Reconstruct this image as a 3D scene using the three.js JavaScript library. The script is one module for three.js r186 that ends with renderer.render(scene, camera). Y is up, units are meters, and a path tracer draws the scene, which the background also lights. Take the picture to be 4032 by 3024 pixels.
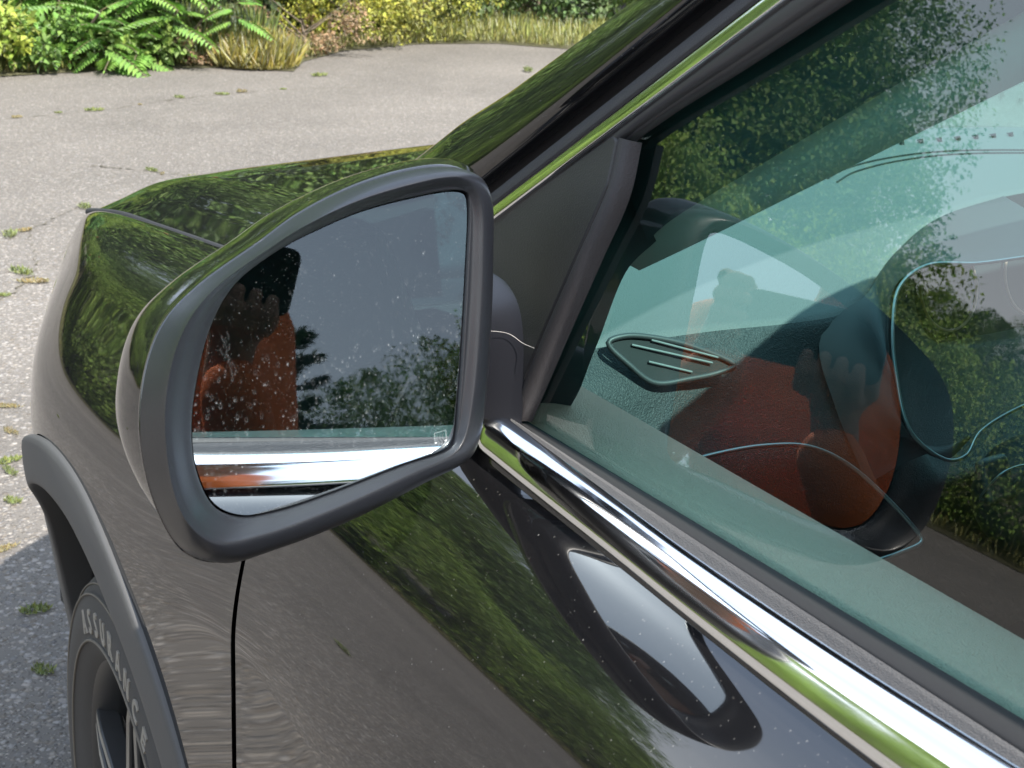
import * as THREE from 'three';
import { mergeGeometries, mergeVertices } from 'three/addons/utils/BufferGeometryUtils.js';
import { RoundedBoxGeometry } from 'three/addons/geometries/RoundedBoxGeometry.js';
import { TextGeometry } from 'three/addons/geometries/TextGeometry.js';
import { FontLoader } from 'three/addons/loaders/FontLoader.js';
import { MarchingCubes } from 'three/addons/objects/MarchingCubes.js';

// ------------------------------------------------------------------ camera, sky, sun, exposure
// car axes: forward is -z, the driver's side is -x, y up, metres; z = 0 at the door mirror
const V = (x, y, z) => new THREE.Vector3(x, y, z);
const scene = new THREE.Scene();
const camera = new THREE.PerspectiveCamera(30.893, 4 / 3, 0.05, 400);
const CAM = V(-1.29267, 1.3465, 0.57117), CF = V(0.54106, -0.33185, -0.77274), CU = V(0.14467, 0.94188, -0.30319), CR = V(0.82845, 0.05225, 0.55763);
camera.position.copy(CAM);
camera.up.copy(CU);
camera.lookAt(CAM.clone().add(CF));
camera.focus = 0.95;
camera.userData.fStop = 32;

const SUN = V(0.05, 1.20, 1.0).normalize();
{
  const W = 1024, H = 512, d = new Float32Array(W * H * 4);
  const n2 = (x, y) => { const s = Math.sin(x * 127.1 + y * 311.7) * 43758.5453; return s - Math.floor(s); };
  const vn = (x, y, p) => { const xi = Math.floor(x), yi = Math.floor(y), f = x - xi, g = y - yi, a = f * f * (3 - 2 * f), b = g * g * (3 - 2 * g), w = (i) => ((i % p) + p) % p; return (n2(w(xi), yi) * (1 - a) + n2(w(xi + 1), yi) * a) * (1 - b) + (n2(w(xi), yi + 1) * (1 - a) + n2(w(xi + 1), yi + 1) * a) * b; };
  for (let r = 0; r < H; r++) for (let c = 0; c < W; c++) {
    const el = ((r + 0.5) / H - 0.5) * Math.PI, az = ((c + 0.5) / W - 0.5) * 2 * Math.PI, y = Math.sin(el), x = Math.cos(az) * Math.cos(el), z = Math.sin(az) * Math.cos(el);
    const up = Math.max(0, y), k = Math.pow(1 - up, 2.6);
    const ang = Math.acos(Math.min(1, x * SUN.x + y * SUN.y + z * SUN.z)) * 57.3;
    const glow = 2.2 * Math.exp(-ang / 9) + 0.5 * Math.exp(-ang / 32);
    const cl = (0.5 * vn(c / 64, el * 9, 16) + 0.3 * vn(c / 32, el * 19 + 7, 32) + 0.2 * vn(c / 16, el * 40 + 3, 64)) - 0.45, haze = Math.max(0, cl) * 0.5;
    const i = (r * W + c) * 4;
    d[i] = 0.30 + 0.50 * k + haze * 0.5 + glow; d[i + 1] = 0.40 + 0.46 * k + haze * 0.46 + glow * 0.97; d[i + 2] = 0.58 + 0.34 * k + haze * 0.4 + glow * 0.9; d[i + 3] = 1;
    if (y < 0) { d[i] = 0.2; d[i + 1] = 0.19; d[i + 2] = 0.17; }
  }
  const t = new THREE.DataTexture(d, W, H, THREE.RGBAFormat, THREE.FloatType);
  t.mapping = THREE.EquirectangularReflectionMapping; t.magFilter = THREE.LinearFilter; t.needsUpdate = true;
  scene.background = t; scene.environment = t;
}
const sun = new THREE.DirectionalLight(new THREE.Color(1, 0.95, 0.86), 4.2);
sun.position.copy(SUN).multiplyScalar(40);
sun.castShadow = true;
Object.assign(sun.shadow.camera, { left: -20, right: 20, top: 20, bottom: -20, near: 1, far: 90 });
sun.shadow.mapSize.set(4096, 4096);
scene.add(sun, sun.target);
const renderer = new THREE.WebGLRenderer({ antialias: true });
renderer.toneMapping = THREE.LinearToneMapping;
renderer.toneMappingExposure = 3.2;
renderer.shadowMap.enabled = true;

// ------------------------------------------------------------------ helpers
function rng(seed) { let a = seed >>> 0; return () => { a = (a + 0x6d2b79f5) | 0; let t = Math.imul(a ^ (a >>> 15), 1 | a); t = (t + Math.imul(t ^ (t >>> 7), 61 | t)) ^ t; return ((t ^ (t >>> 14)) >>> 0) / 4294967296; }; }
const lerp = THREE.MathUtils.lerp, clamp = THREE.MathUtils.clamp, R = THREE.MathUtils.degToRad;
const taken = {};
const numbered = (n) => { const k = taken[n] ?? 0; taken[n] = k + 1; return k ? `${n}_${String(k).padStart(3, '0')}` : n; };
function shadows(o) { o.castShadow = o.receiveShadow = true; return o; }
function thing(name, label, category, group, pos = [0, 0, 0], turn = 0) {
  const o = new THREE.Group(); o.name = numbered(name); o.position.set(...pos); o.rotation.y = turn;
  o.userData = { label, category }; if (group) o.userData.group = group; scene.add(o); return o;
}
function part(name, g, m, parent, label) { const o = shadows(new THREE.Mesh(g, m)); o.name = name; if (label) o.userData.label = label; parent.add(o); return o; }
function struct(name, g, m) { const o = shadows(new THREE.Mesh(g, m)); o.name = numbered(name); o.userData.kind = 'structure'; scene.add(o); return o; }
function copyOf(src, name, label, pos, turn, scale, group) {
  const c = src.clone(); c.name = numbered(name); c.position.set(...pos); c.rotation.y = turn; c.scale.copy(scale); c.userData = { ...src.userData, label }; if (group) c.userData.group = group; scene.add(c); return c;
}
const P = (o) => new THREE.MeshPhysicalMaterial(o), lin = (r, g, b) => new THREE.Color().setRGB(r, g, b);
const pts = (a) => a.map((p) => V(...p));
function curve(p, n, closed = false) { return new THREE.CatmullRomCurve3(p, closed, 'centripetal').getPoints(n); }
function even(p, n, closed = false) { return new THREE.CatmullRomCurve3(p, closed, 'centripetal').getSpacedPoints(n); }
// skin over rings of equal length; closed joins the end of every ring to its start
function loft(rings, closed = false, flip = false, keep) {
  const m = rings[0].length, M = closed ? m + 1 : m, pos = [], uv = [], idx = []; let v = 0;
  rings.forEach((r, i) => {
    if (i) v += r[m >> 1].distanceTo(rings[i - 1][m >> 1]); let u = 0;
    for (let j = 0; j < M; j++) { const p = r[j % m]; if (j) u += p.distanceTo(r[j - 1]); pos.push(p.x, p.y, p.z); uv.push(u, v); }
  });
  for (let i = 0; i + 1 < rings.length; i++) for (let j = 0; j + 1 < M; j++) {
    const a = i * M + j, b = a + 1, c = a + M, d = c + 1;
    if (keep && !keep(rings[i][j % m], rings[i + 1][(j + 1) % m])) continue;
    flip ? idx.push(a, c, b, b, c, d) : idx.push(a, b, c, b, d, c);
  }
  const g = new THREE.BufferGeometry();
  g.setAttribute('position', new THREE.Float32BufferAttribute(pos, 3)); g.setAttribute('uv', new THREE.Float32BufferAttribute(uv, 2)); g.setIndex(idx);
  g.computeVertexNormals();
  if (closed) { const n = g.attributes.normal; for (let i = 0; i < rings.length; i++) { const a = i * M, b = a + m; const s = V(n.getX(a) + n.getX(b), n.getY(a) + n.getY(b), n.getZ(a) + n.getZ(b)).normalize(); n.setXYZ(a, s.x, s.y, s.z); n.setXYZ(b, s.x, s.y, s.z); } }
  return g;
}
// strip between two edge lines, with a cross-section [[across 0..1, height], ...] raised along `out`
function band(A, B, prof, out, n = 60) {
  const a = even(A, n), b = even(B, n), rings = [];
  for (let i = 0; i <= n; i++) rings.push(prof.map(([s, h]) => a[i].clone().lerp(b[i], s).addScaledVector(out, h)));
  return loft(rings);
}
function tube(p, r, seg = 60, rad = 8, closed = false) { return new THREE.TubeGeometry(new THREE.CatmullRomCurve3(p, closed, 'centripetal'), seg, r, rad, closed); }
function mirrored(g) { const c = g.clone().applyMatrix4(new THREE.Matrix4().makeScale(-1, 1, 1)); if (c.index) { const a = c.index.array; for (let i = 0; i < a.length; i += 3) { const t = a[i]; a[i] = a[i + 1]; a[i + 1] = t; } } c.computeVertexNormals(); return c; }
function dataTex(w, h, fn, srgb, repeat) {
  const d = new Uint8Array(w * h * 4); fn(d);
  const t = new THREE.DataTexture(d, w, h); t.magFilter = THREE.LinearFilter; t.minFilter = THREE.LinearMipmapLinearFilter; t.generateMipmaps = true;
  if (srgb) t.colorSpace = THREE.SRGBColorSpace; if (repeat) t.wrapS = t.wrapT = THREE.RepeatWrapping; t.needsUpdate = true; return t;
}
function noise(seed, p) { const r = rng(seed), g = Float32Array.from({ length: p * p }, r); return (x, y) => { x = ((x % p) + p) % p; y = ((y % p) + p) % p; const xi = Math.floor(x), yi = Math.floor(y), f = x - xi, q = y - yi, a = f * f * (3 - 2 * f), b = q * q * (3 - 2 * q), x1 = (xi + 1) % p, y1 = (yi + 1) % p; return lerp(lerp(g[yi * p + xi], g[yi * p + x1], a), lerp(g[y1 * p + xi], g[y1 * p + x1], a), b); }; }

// ------------------------------------------------------------------ ground
const stones = (() => {
  const N = 2048, h = new Float32Array(N * N).fill(0.12), c = new Float32Array(N * N).fill(0.34), w = new Float32Array(N * N), r = rng(5), px = N / 2.6;
  for (let k = 0; k < 150000; k++) {
    const big = r() < 0.22, rad = (big ? 0.0032 + 0.0042 * r() : 0.0011 + 0.0022 * r()) * px, cx = r() * N, cy = r() * N, tone = 0.30 + 0.5 * Math.pow(r(), 1.3) + (r() < 0.04 ? 0.3 : 0), top = 0.35 + 0.6 * r(), warm = r() - 0.4, st = 0.6 + 0.7 * r(), an = r() * 3.14, ca = Math.cos(an), sa = Math.sin(an);
    const e = Math.ceil(rad * 1.3);
    for (let y = -e; y <= e; y++) for (let x = -e; x <= e; x++) {
      const u = (x * ca + y * sa) / rad, v = (-x * sa + y * ca) / (rad * st), q = Math.max(Math.abs(u), Math.abs(v)) * 0.5 + Math.hypot(u, v) * 0.55; if (q > 1) continue;
      const i = (((cy + y) & (N - 1)) * N) + ((cx + x) & (N - 1)), hh = top * (1 - q * q * 0.7);
      if (hh > h[i]) { h[i] = hh; c[i] = tone * (1 - 0.25 * q * q); w[i] = warm; }
    }
  }
  return { N, h, c, w };
})();
const stoneMap = dataTex(2048, 2048, (d) => { for (let i = 0; i < 2048 * 2048; i++) { const c = stones.c[i], w = stones.w[i] * 0.07; d[i * 4] = clamp((c + w * 0.6 + 0.02) * 255, 0, 255); d[i * 4 + 1] = clamp((c) * 250, 0, 255); d[i * 4 + 2] = clamp((c - w * 0.9 - 0.012) * 246, 0, 255); d[i * 4 + 3] = 255; } }, false, true);
const stoneBump = dataTex(2048, 2048, (d) => { for (let i = 0; i < 2048 * 2048; i++) { d[i * 4] = d[i * 4 + 1] = d[i * 4 + 2] = clamp(stones.h[i] * 255, 0, 255); d[i * 4 + 3] = 255; } }, false, true);
const asphalt = P({ map: stoneMap, bumpMap: stoneBump, bumpScale: 0.005, roughness: 0.92, vertexColors: true });
{
  const n = 260, pos = [], uv = [], col = [], idx = [], f = noise(3, 64), f2 = noise(4, 64);
  const warp = (t) => { const s = t * 2 - 1; return Math.sign(s) * (Math.abs(s) * 14 + Math.pow(Math.abs(s), 5) * 150); };
  for (let i = 0; i <= n; i++) for (let j = 0; j <= n; j++) {
    const x = warp(j / n), z = warp(i / n) - 4;
    pos.push(x, 0, z); uv.push(x / 2.6, z / 2.6);
    const k = 0.245 * (0.78 + 0.26 * f(x * 0.55, z * 0.8) + 0.2 * f2(x * 2.1, z * 3.0) + 0.12 * f(x * 7, z * 7));
    col.push(k * 1.03, k * 0.99, k * 0.935);
  }
  for (let i = 0; i < n; i++) for (let j = 0; j < n; j++) { const a = i * (n + 1) + j, c = a + n + 1; idx.push(a, c, a + 1, a + 1, c, c + 1); }
  const g = new THREE.BufferGeometry(); g.setAttribute('position', new THREE.Float32BufferAttribute(pos, 3)); g.setAttribute('uv', new THREE.Float32BufferAttribute(uv, 2)); g.setAttribute('color', new THREE.Float32BufferAttribute(col, 3)); g.setIndex(idx); g.computeVertexNormals();
  struct('parking_lot', g, asphalt);
}
// the rough verge round the lot
const LOT = [[-3.0, -9.35], [0.8, -9.15], [2.2, -9.5], [2.9, -9.45], [3.35, -9.15], [3.7, -9.7], [4.4, -10.35], [5.4, -10.75], [6.2, -10.7], [6.7, -10.15], [8.5, -9.6], [12, -9.0], [14, 2], [12, 22], [-11.5, 22], [-10.4, 10], [-9.6, 3], [-9.0, -1.5], [-8.3, -4.6], [-7.2, -6.6], [-5.4, -8.2]];
const soil = P({ color: lin(0.075, 0.07, 0.03), roughness: 1, bumpMap: stoneBump, bumpScale: 0.02 });
{
  const s = new THREE.Shape([new THREE.Vector2(-160, -160), new THREE.Vector2(160, -160), new THREE.Vector2(160, 160), new THREE.Vector2(-160, 160)]);
  s.holes.push(new THREE.Path(LOT.map(([x, z]) => new THREE.Vector2(x, -z))));
  const g = new THREE.ShapeGeometry(s); g.rotateX(-Math.PI / 2); g.translate(0, 0.006, 0);
  const u = g.attributes.uv; for (let i = 0; i < u.count; i++) u.setXY(i, u.getX(i) / 3, u.getY(i) / 3);
  struct('verge', g, soil);
}
{ // hairline cracks in the asphalt
  const m = P({ color: lin(0.085, 0.075, 0.055), roughness: 1 }), r = rng(17);
  for (const line of [[[0.4, -7.35], [0.87, -7.57], [1.36, -7.7], [2.04, -8.05], [2.86, -8.29], [3.5, -8.3]], [[0.8, -6.1], [1.05, -5.85], [1.3, -5.5]], [[-0.6, -3.6], [-0.02, -4.2], [0.2, -4.9], [0.5, -5.25]]]) {
    const p = even(line.map(([x, z]) => V(x, 0.004, z)), 70), a = [], b = [];
    for (const q of p) { const w = 0.001 + 0.011 * r() * r(), dx = (r() - 0.5) * 0.03, dz = (r() - 0.5) * 0.03; a.push(V(q.x + dx, 0.004, q.z + dz - w)); b.push(V(q.x + dx, 0.004, q.z + dz + w)); }
    struct('pavement_crack', loft([a, b]), m);
  }
}

// ------------------------------------------------------------------ vegetation
const leafMat = P({ vertexColors: true, side: THREE.DoubleSide, roughness: 0.75, transmission: 0.42, thickness: 0 });
const barkMat = P({ color: lin(0.09, 0.07, 0.05), roughness: 0.95 });
// leaves: list of [position, axis, up-ish, length, width, color]
function leaves(list) {
  const pos = [], col = [], idx = [], s = V(), t = V(), u = V();
  for (const [p, ax, up, L, w, c] of list) {
    s.crossVectors(ax, up).normalize(); u.crossVectors(s, ax).normalize();
    const k = pos.length / 3, a = p, b = t.copy(p).addScaledVector(ax, L * 0.45);
    pos.push(a.x, a.y, a.z, b.x + s.x * w + u.x * w * 0.35, b.y + s.y * w + u.y * w * 0.35, b.z + s.z * w + u.z * w * 0.35, b.x - s.x * w + u.x * w * 0.35, b.y - s.y * w + u.y * w * 0.35, b.z - s.z * w + u.z * w * 0.35, p.x + ax.x * L - u.x * L * 0.12, p.y + ax.y * L - u.y * L * 0.12, p.z + ax.z * L - u.z * L * 0.12);
    for (let i = 0; i < 4; i++) col.push(c[0], c[1], c[2]);
    idx.push(k, k + 1, k + 3, k, k + 3, k + 2);
  }
  const g = new THREE.BufferGeometry(); g.setAttribute('position', new THREE.Float32BufferAttribute(pos, 3)); g.setAttribute('color', new THREE.Float32BufferAttribute(col, 3)); g.setIndex(idx); g.computeVertexNormals(); return g;
}
const rdir = (r, up = 0) => { const a = r() * 6.283, y = r() * 2 - 1 + up, h = Math.sqrt(Math.max(0.05, 1 - Math.min(1, y * y))); return V(Math.cos(a) * h, y, Math.sin(a) * h).normalize(); };
const tint = (r, c, v) => { const k = 1 + (r() - 0.5) * 2 * v, y = (r() - 0.5) * v; return [c[0] * k * (1 + y), c[1] * k, c[2] * k * (1 - y * 0.5)]; };
function crownLeaves(seed, { n, rx, ry, y0, lumps, L, color, v = 0.3, low = 0 }) {
  const r = rng(seed), list = [], cl = [];
  for (let i = 0; i < lumps; i++) { const d = rdir(r, low); const q = 0.45 + 0.55 * Math.sqrt(r()); cl.push([V(d.x * rx * q, y0 + d.y * ry * q, d.z * rx * q), (0.26 + 0.3 * r()) * Math.min(rx, ry), 0.75 + 0.5 * r()]); }
  for (let i = 0; i < n; i++) {
    const [c, R0, b] = cl[Math.floor(r() * lumps)], d = rdir(r, 0.25), q = R0 * (0.55 + 0.55 * Math.pow(r(), 0.5)), p = V(c.x + d.x * q, c.y + d.y * q * 0.8, c.z + d.z * q);
    if (p.y < 0.03) continue;
    const ax = d.clone().multiplyScalar(0.6).add(rdir(r)).add(V(0, -0.35, 0)).normalize(), l = L * (0.6 + 0.8 * r()), cc = tint(r, color, v);
    list.push([p, ax, rdir(r, 1), l, l * 0.3, [cc[0] * b, cc[1] * b, cc[2] * b]]);
  }
  return leaves(list);
}
function trunkGeo(seed, h, r0, limbs, spread) {
  const r = rng(seed), gs = [], top = V((r() - 0.5) * 0.5, h, (r() - 0.5) * 0.5);
  const taper = (p, a, b) => { const c = curve(p, 8), g = new THREE.TubeGeometry(new THREE.CatmullRomCurve3(p), 8, 1, 7), q = g.attributes.position; for (let i = 0; i <= 8; i++) { const o = new THREE.CatmullRomCurve3(p).getPointAt(i / 8), w = lerp(a, b, i / 8); for (let j = 0; j < 8; j++) { const k = i * 8 + j, x = V(q.getX(k), q.getY(k), q.getZ(k)).sub(o).multiplyScalar(w).add(o); q.setXYZ(k, x.x, x.y, x.z); } } g.computeVertexNormals(); return g; };
  gs.push(taper([V(0, -0.05, 0), V((r() - 0.5) * 0.2, h * 0.4, (r() - 0.5) * 0.2), top], r0, r0 * 0.35));
  for (let i = 0; i < limbs; i++) { const t = 0.35 + 0.6 * (i / limbs), s = V(0, h * t, 0).lerp(top, 0), a = r() * 6.28, l = spread * (0.6 + 0.5 * r()); gs.push(taper([V(0, h * t, 0), V(Math.cos(a) * l * 0.5, h * t + l * 0.35, Math.sin(a) * l * 0.5), V(Math.cos(a) * l, h * t + l * 0.75, Math.sin(a) * l)], r0 * 0.45, r0 * 0.1)); }
  return mergeGeometries(gs);
}
// trees: four kinds, then copies of each
const G_TREE = 'trees standing round the parking lot';
function makeTree(seed, name, label, o) {
  const t = thing(name, label, 'tree', G_TREE);
  part('trunk', trunkGeo(seed, o.h * 0.62, o.h * 0.022, 9, o.rx * 0.8), barkMat, t);
  part('crown', crownLeaves(seed + 1, { n: o.n, rx: o.rx, ry: o.h * 0.42, y0: o.h * 0.58, lumps: o.lumps, L: o.L, color: o.color, v: 0.35 }), leafMat, t);
  return t;
}
const treeKinds = [
  ['ash_tree', 'tall broad green tree standing behind the bushes round the lot', { h: 8.5, rx: 2.9, n: 48000, lumps: 56, L: 0.095, color: [0.14, 0.24, 0.034] }],
  ['maple_tree', 'dark green dense tree standing behind the bushes round the lot', { h: 7.2, rx: 2.5, n: 48000, lumps: 48, L: 0.09, color: [0.09, 0.175, 0.03] }],
  ['poplar_tree', 'slim light green tree standing behind the bushes round the lot', { h: 9.5, rx: 1.7, n: 38000, lumps: 50, L: 0.085, color: [0.155, 0.25, 0.04] }],
];
{
  const protos = treeKinds.map(([n, l, o], i) => makeTree(100 + i * 7, n, l, o)), r = rng(9), used = [0, 0, 0];
  const place = (k, x, z, s) => {
    const sc = V(s * (0.9 + 0.25 * r()), s, s * (0.9 + 0.25 * r())), turn = r() * 6.28;
    if (!used[k]++) { protos[k].position.set(x, 0, z); protos[k].rotation.y = turn; protos[k].scale.copy(sc); return; }
    copyOf(protos[k], treeKinds[k][0], treeKinds[k][1], [x, 0, z], turn, sc, G_TREE);
  };
  const row = (x0, z0, x1, z1, n, s0, s1, jit) => { for (let i = 0; i < n; i++) { const t = (i + 0.5) / n; place(Math.floor(r() * 3), lerp(x0, x1, t) + (r() - 0.5) * jit, lerp(z0, z1, t) + (r() - 0.5) * jit, lerp(s0, s1, r())); } };
  row(-7.4, -12.6, -2.6, -12.8, 5, 0.60, 0.72, 0.5); row(-2.4, -13, 1.2, -13, 4, 0.50, 0.60, 0.4); row(1.9, -13.2, 14, -13, 10, 0.80, 1.05, 0.8);      // ahead
  row(-8.5, -16.5, -4.5, -17, 4, 0.66, 0.8, 1.2); row(3, -17.5, 24, -17, 10, 1.0, 1.3, 1.5); place(1, -8.6, -12.3, 0.60); place(0, -9.8, -14.2, 0.62);
  row(-24, -19, -12, -16.5, 8, 0.24, 0.32, 1.5);      // low growth ahead to the left
  row(-19, -12, -20, 6, 12, 0.40, 0.55, 2);           // left side
  row(-21, 8, -15, 26, 15, 0.64, 0.74, 2.0);          // behind to the left
  row(-12, 30, 16, 30, 8, 0.6, 0.9, 2);
  row(20, -10, 20, 24, 8, 0.8, 1.1, 2);
}
{ // pine seen over the others in the mirror
  const pine = thing('pine_tree', 'dark pine with level tiers of boughs rising over the trees behind', 'tree', null, [-17.8, 0, 14.2], 0.4), r = rng(71), list = [];
  part('trunk', trunkGeo(70, 7.6, 0.16, 4, 0.4), barkMat, pine);
  for (let i = 0; i < 60; i++) {
    const y = 1.5 + 6.4 * (i / 60), a = i * 2.4, l = (1.0 - i / 70) * 2.3 * (0.75 + 0.4 * r());
    for (let k = 0; k < 90; k++) { const t = Math.pow(r(), 0.7), p = V(Math.cos(a) * l * t, y + 0.25 * t * t + (r() - 0.5) * 0.12, Math.sin(a) * l * t), d = V(Math.cos(a) + (r() - 0.5) * 1.6, 0.35 * r() + 0.1, Math.sin(a) + (r() - 0.5) * 1.6).normalize(); list.push([p, d, V(0, 1, 0), 0.3, 0.035, tint(r, [0.03, 0.06, 0.022], 0.3)]); }
  }
  part('crown', leaves(list), leafMat, pine); pine.scale.setScalar(0.82);
}
// sumac: every frond is a mesh of its own
function frondGeo(seed, L, color) {
  const r = rng(seed), list = [], n = 11;
  for (let i = 0; i <= n; i++) {
    const t = 0.16 + 0.84 * i / n, y = -0.32 * L * t * t, p = V(L * t, y, 0), l = L * 0.30 * Math.sin(Math.PI * (0.2 + 0.68 * t)) * (0.9 + 0.2 * r());
    for (const s of i === n ? [0] : [-1, 1]) list.push([p, s ? V(0.42, -0.28, s).normalize() : V(1, -0.6, 0).normalize(), V(0, 1, 0), l, l * 0.17, tint(r, color, 0.16)]);
  }
  const g = leaves(list), st = new THREE.TubeGeometry(new THREE.QuadraticBezierCurve3(V(0, 0, 0), V(L * 0.5, -0.01 * L, 0), V(L, -0.32 * L, 0)), 6, 0.003, 4).toNonIndexed(), c = new Float32Array(st.attributes.position.count * 3);
  for (let i = 0; i < c.length; i += 3) { c[i] = 0.12; c[i + 1] = 0.09; c[i + 2] = 0.03; }
  st.setAttribute('color', new THREE.BufferAttribute(c, 3)); st.deleteAttribute('uv'); st.deleteAttribute('normal');
  const gg = g.toNonIndexed(); gg.deleteAttribute('normal'); const m = mergeGeometries([gg, st]); m.computeVertexNormals(); return m;
}
const fronds = [0, 1, 2, 3].map((i) => frondGeo(200 + i, 0.30 + 0.035 * i, [[0.12, 0.28, 0.02], [0.16, 0.31, 0.024], [0.10, 0.24, 0.02], [0.14, 0.29, 0.03]][i]));
const berry = P({ color: lin(0.16, 0.02, 0.018), roughness: 0.9 });
function sumac(label, x, z, h, nStem, seed, perTop) {
  const t = thing('sumac_shrub', label, 'shrub', null, [x, 0, z]), r = rng(seed);
  for (let i = 0; i < nStem; i++) {
    const a = r() * 6.28, d = 0.15 + 0.5 * r(), hh = h * (0.28 + 0.75 * (i + 0.5) / nStem), top = V(Math.cos(a) * d, hh, Math.sin(a) * d);
    part('stem', new THREE.TubeGeometry(new THREE.CatmullRomCurve3([V(Math.cos(a) * 0.1, -0.02, Math.sin(a) * 0.1), V(Math.cos(a) * d * 0.6, hh * 0.55, Math.sin(a) * d * 0.6), top]), 8, 0.012, 5), barkMat, t);
    for (let k = 0; k < perTop; k++) {
      const b = k * 2.4 + r(), f = part('frond', fronds[Math.floor(r() * 4)], leafMat, t);
      f.position.copy(top).add(V(0, -0.03 * k, 0)); f.rotation.set(0, -b, 0.55 - 0.08 * k + 0.25 * (r() - 0.5)); f.rotation.order = 'YXZ'; f.scale.setScalar(0.8 + 0.45 * r());
    }
    if (i % 3 === 1) { const c = part('berry_cone', new THREE.LatheGeometry([[0, 0], [0.022, 0.02], [0.03, 0.06], [0.022, 0.11], [0.006, 0.15]].map(([x0, y0]) => new THREE.Vector2(x0, y0)), 9), berry, t); c.position.copy(top).add(V(0, 0.03, 0)); }
  }
  return t;
}
sumac('bright green sumac at the lot edge, left of the two in full view', 1.80, -9.80, 0.85, 12, 31, 10);
sumac('bright green sumac at the lot edge with fronds hanging over dry weeds', 2.50, -9.78, 0.9, 12, 32, 10);
sumac('sumac fronds showing over the dark gap behind the tall grass', 3.5, -10.9, 1.3, 6, 33, 9);
sumac('sumac growing beyond the left edge of the leafy shrub', 0.2, -10.3, 1.9, 6, 34, 8);
sumac('sumac ahead of the car seen mirrored in its fender', -1.6, -10.4, 2.0, 6, 35, 8);
// leafy bushes
function bush(name, label, x, z, o, seed, category = 'bush', group) {
  const t = thing(name, label, category, group, [x, 0, z]);
  part('stem', trunkGeo(seed, o.ry * 1.1, 0.02, 6, o.rx * 0.7), barkMat, t);
  part('foliage', crownLeaves(seed + 1, { y0: o.ry * 0.85, v: 0.3, lumps: 26, ...o }), leafMat, t);
  return t;
}
bush('leafy_shrub', 'dense dark green leafy shrub at the far left of the lot edge', 0.92, -9.85, { rx: 0.40, ry: 0.8, n: 6000, L: 0.065, color: [0.08, 0.21, 0.03], lumps: 34 }, 41);
bush('weed_clump', 'yellow green weeds at the foot of the leafy shrub', 1.0, -9.45, { rx: 0.42, ry: 0.3, n: 1500, L: 0.06, color: [0.24, 0.3, 0.022] }, 43, 'weeds');
bush('weed_clump', 'low green weeds between leafy shrub and first sumac', 1.62, -9.62, { rx: 0.35, ry: 0.22, n: 1300, L: 0.055, color: [0.12, 0.24, 0.02] }, 44, 'weeds');
bush('weed_clump', 'broad leaved green weed below the two sumacs', 2.3, -9.62, { rx: 0.34, ry: 0.2, n: 900, L: 0.075, color: [0.15, 0.24, 0.03] }, 45, 'weeds');
bush('weed_clump', 'pinkish dry weeds with seed heads under the second sumac', 2.72, -9.68, { rx: 0.42, ry: 0.22, n: 2400, L: 0.03, color: [0.26, 0.165, 0.085] }, 46, 'weeds');
bush('weed_clump', 'pinkish brown weeds right of the tall yellow grass', 4.0, -10.3, { rx: 0.6, ry: 0.24, n: 3000, L: 0.03, color: [0.27, 0.175, 0.085] }, 47, 'weeds');
bush('goldenrod_bush', 'yellow green bush at the bend of the lot edge', 4.75, -10.9, { rx: 0.7, ry: 0.55, n: 8000, L: 0.04, color: [0.28, 0.28, 0.02], lumps: 34 }, 48);
bush('goldenrod_bush', 'yellow green bush right of the bend beside the grass slope', 5.7, -11.25, { rx: 0.7, ry: 0.5, n: 8000, L: 0.04, color: [0.26, 0.27, 0.022], lumps: 30 }, 49);
bush('leafy_shrub', 'dark green shrub in the gap behind the tall grass', 3.5, -11.3, { rx: 0.8, ry: 0.9, n: 4200, L: 0.09, color: [0.03, 0.06, 0.016] }, 50);
bush('leafy_shrub', 'dark green shrub behind the pinkish brown weeds', 4.4, -12.0, { rx: 0.9, ry: 0.8, n: 4200, L: 0.09, color: [0.045, 0.09, 0.018] }, 51);
bush('leafy_shrub', 'green shrub at the right end of the grass slope', 7.4, -11.8, { rx: 0.9, ry: 0.75, n: 4200, L: 0.07, color: [0.07, 0.13, 0.022] }, 52);
bush('leafy_shrub', 'green shrub behind the grass slope', 6.5, -12.2, { rx: 0.9, ry: 0.8, n: 4200, L: 0.08, color: [0.06, 0.11, 0.02] }, 53);
{
  const G = 'bushes along the lot edge ahead and to the left', proto = bush('edge_bush', 'bright green bush along the lot edge ahead and to the left', -3.2, -10.6, { rx: 0.95, ry: 0.8, n: 30000, L: 0.036, color: [0.18, 0.28, 0.03], lumps: 40 }, 60, 'bush', G), r = rng(61);
  const spots = [[-0.6, -11.2, 1.3], [0.8, -11.6, 1.5], [2.2, -11.8, 1.4], [-2.2, -11.8, 1.6], [-3.8, -12.0, 1.7], [5.2, -13, 1.5], [7.2, -13.6, 1.6], [9.2, -11.5, 1.4], [-4.3, -10.0, 1.15]];
  for (let k = 0; k < 17; k++) { const t = k / 16, p = [[-5.6, -9.4], [-7.9, -7.7], [-9.3, -5.0], [-9.9, -1.6], [-10.5, 3], [-11.2, 8]], u = t * 5, i = Math.min(4, Math.floor(u)), f = u - i; spots.push([lerp(p[i][0], p[i + 1][0], f) + (r() - 0.5) * 0.5, lerp(p[i][1], p[i + 1][1], f), u > 0.8 ? 0.72 + 0.28 * r() : 1.0 + 0.3 * r()]); }
  for (const [x, z, s] of spots)
    copyOf(proto, 'edge_bush', proto.userData.label, [x, 0, z], r() * 6.28, V(s, s * (0.8 + 0.3 * r()), s), G);
}
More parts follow.
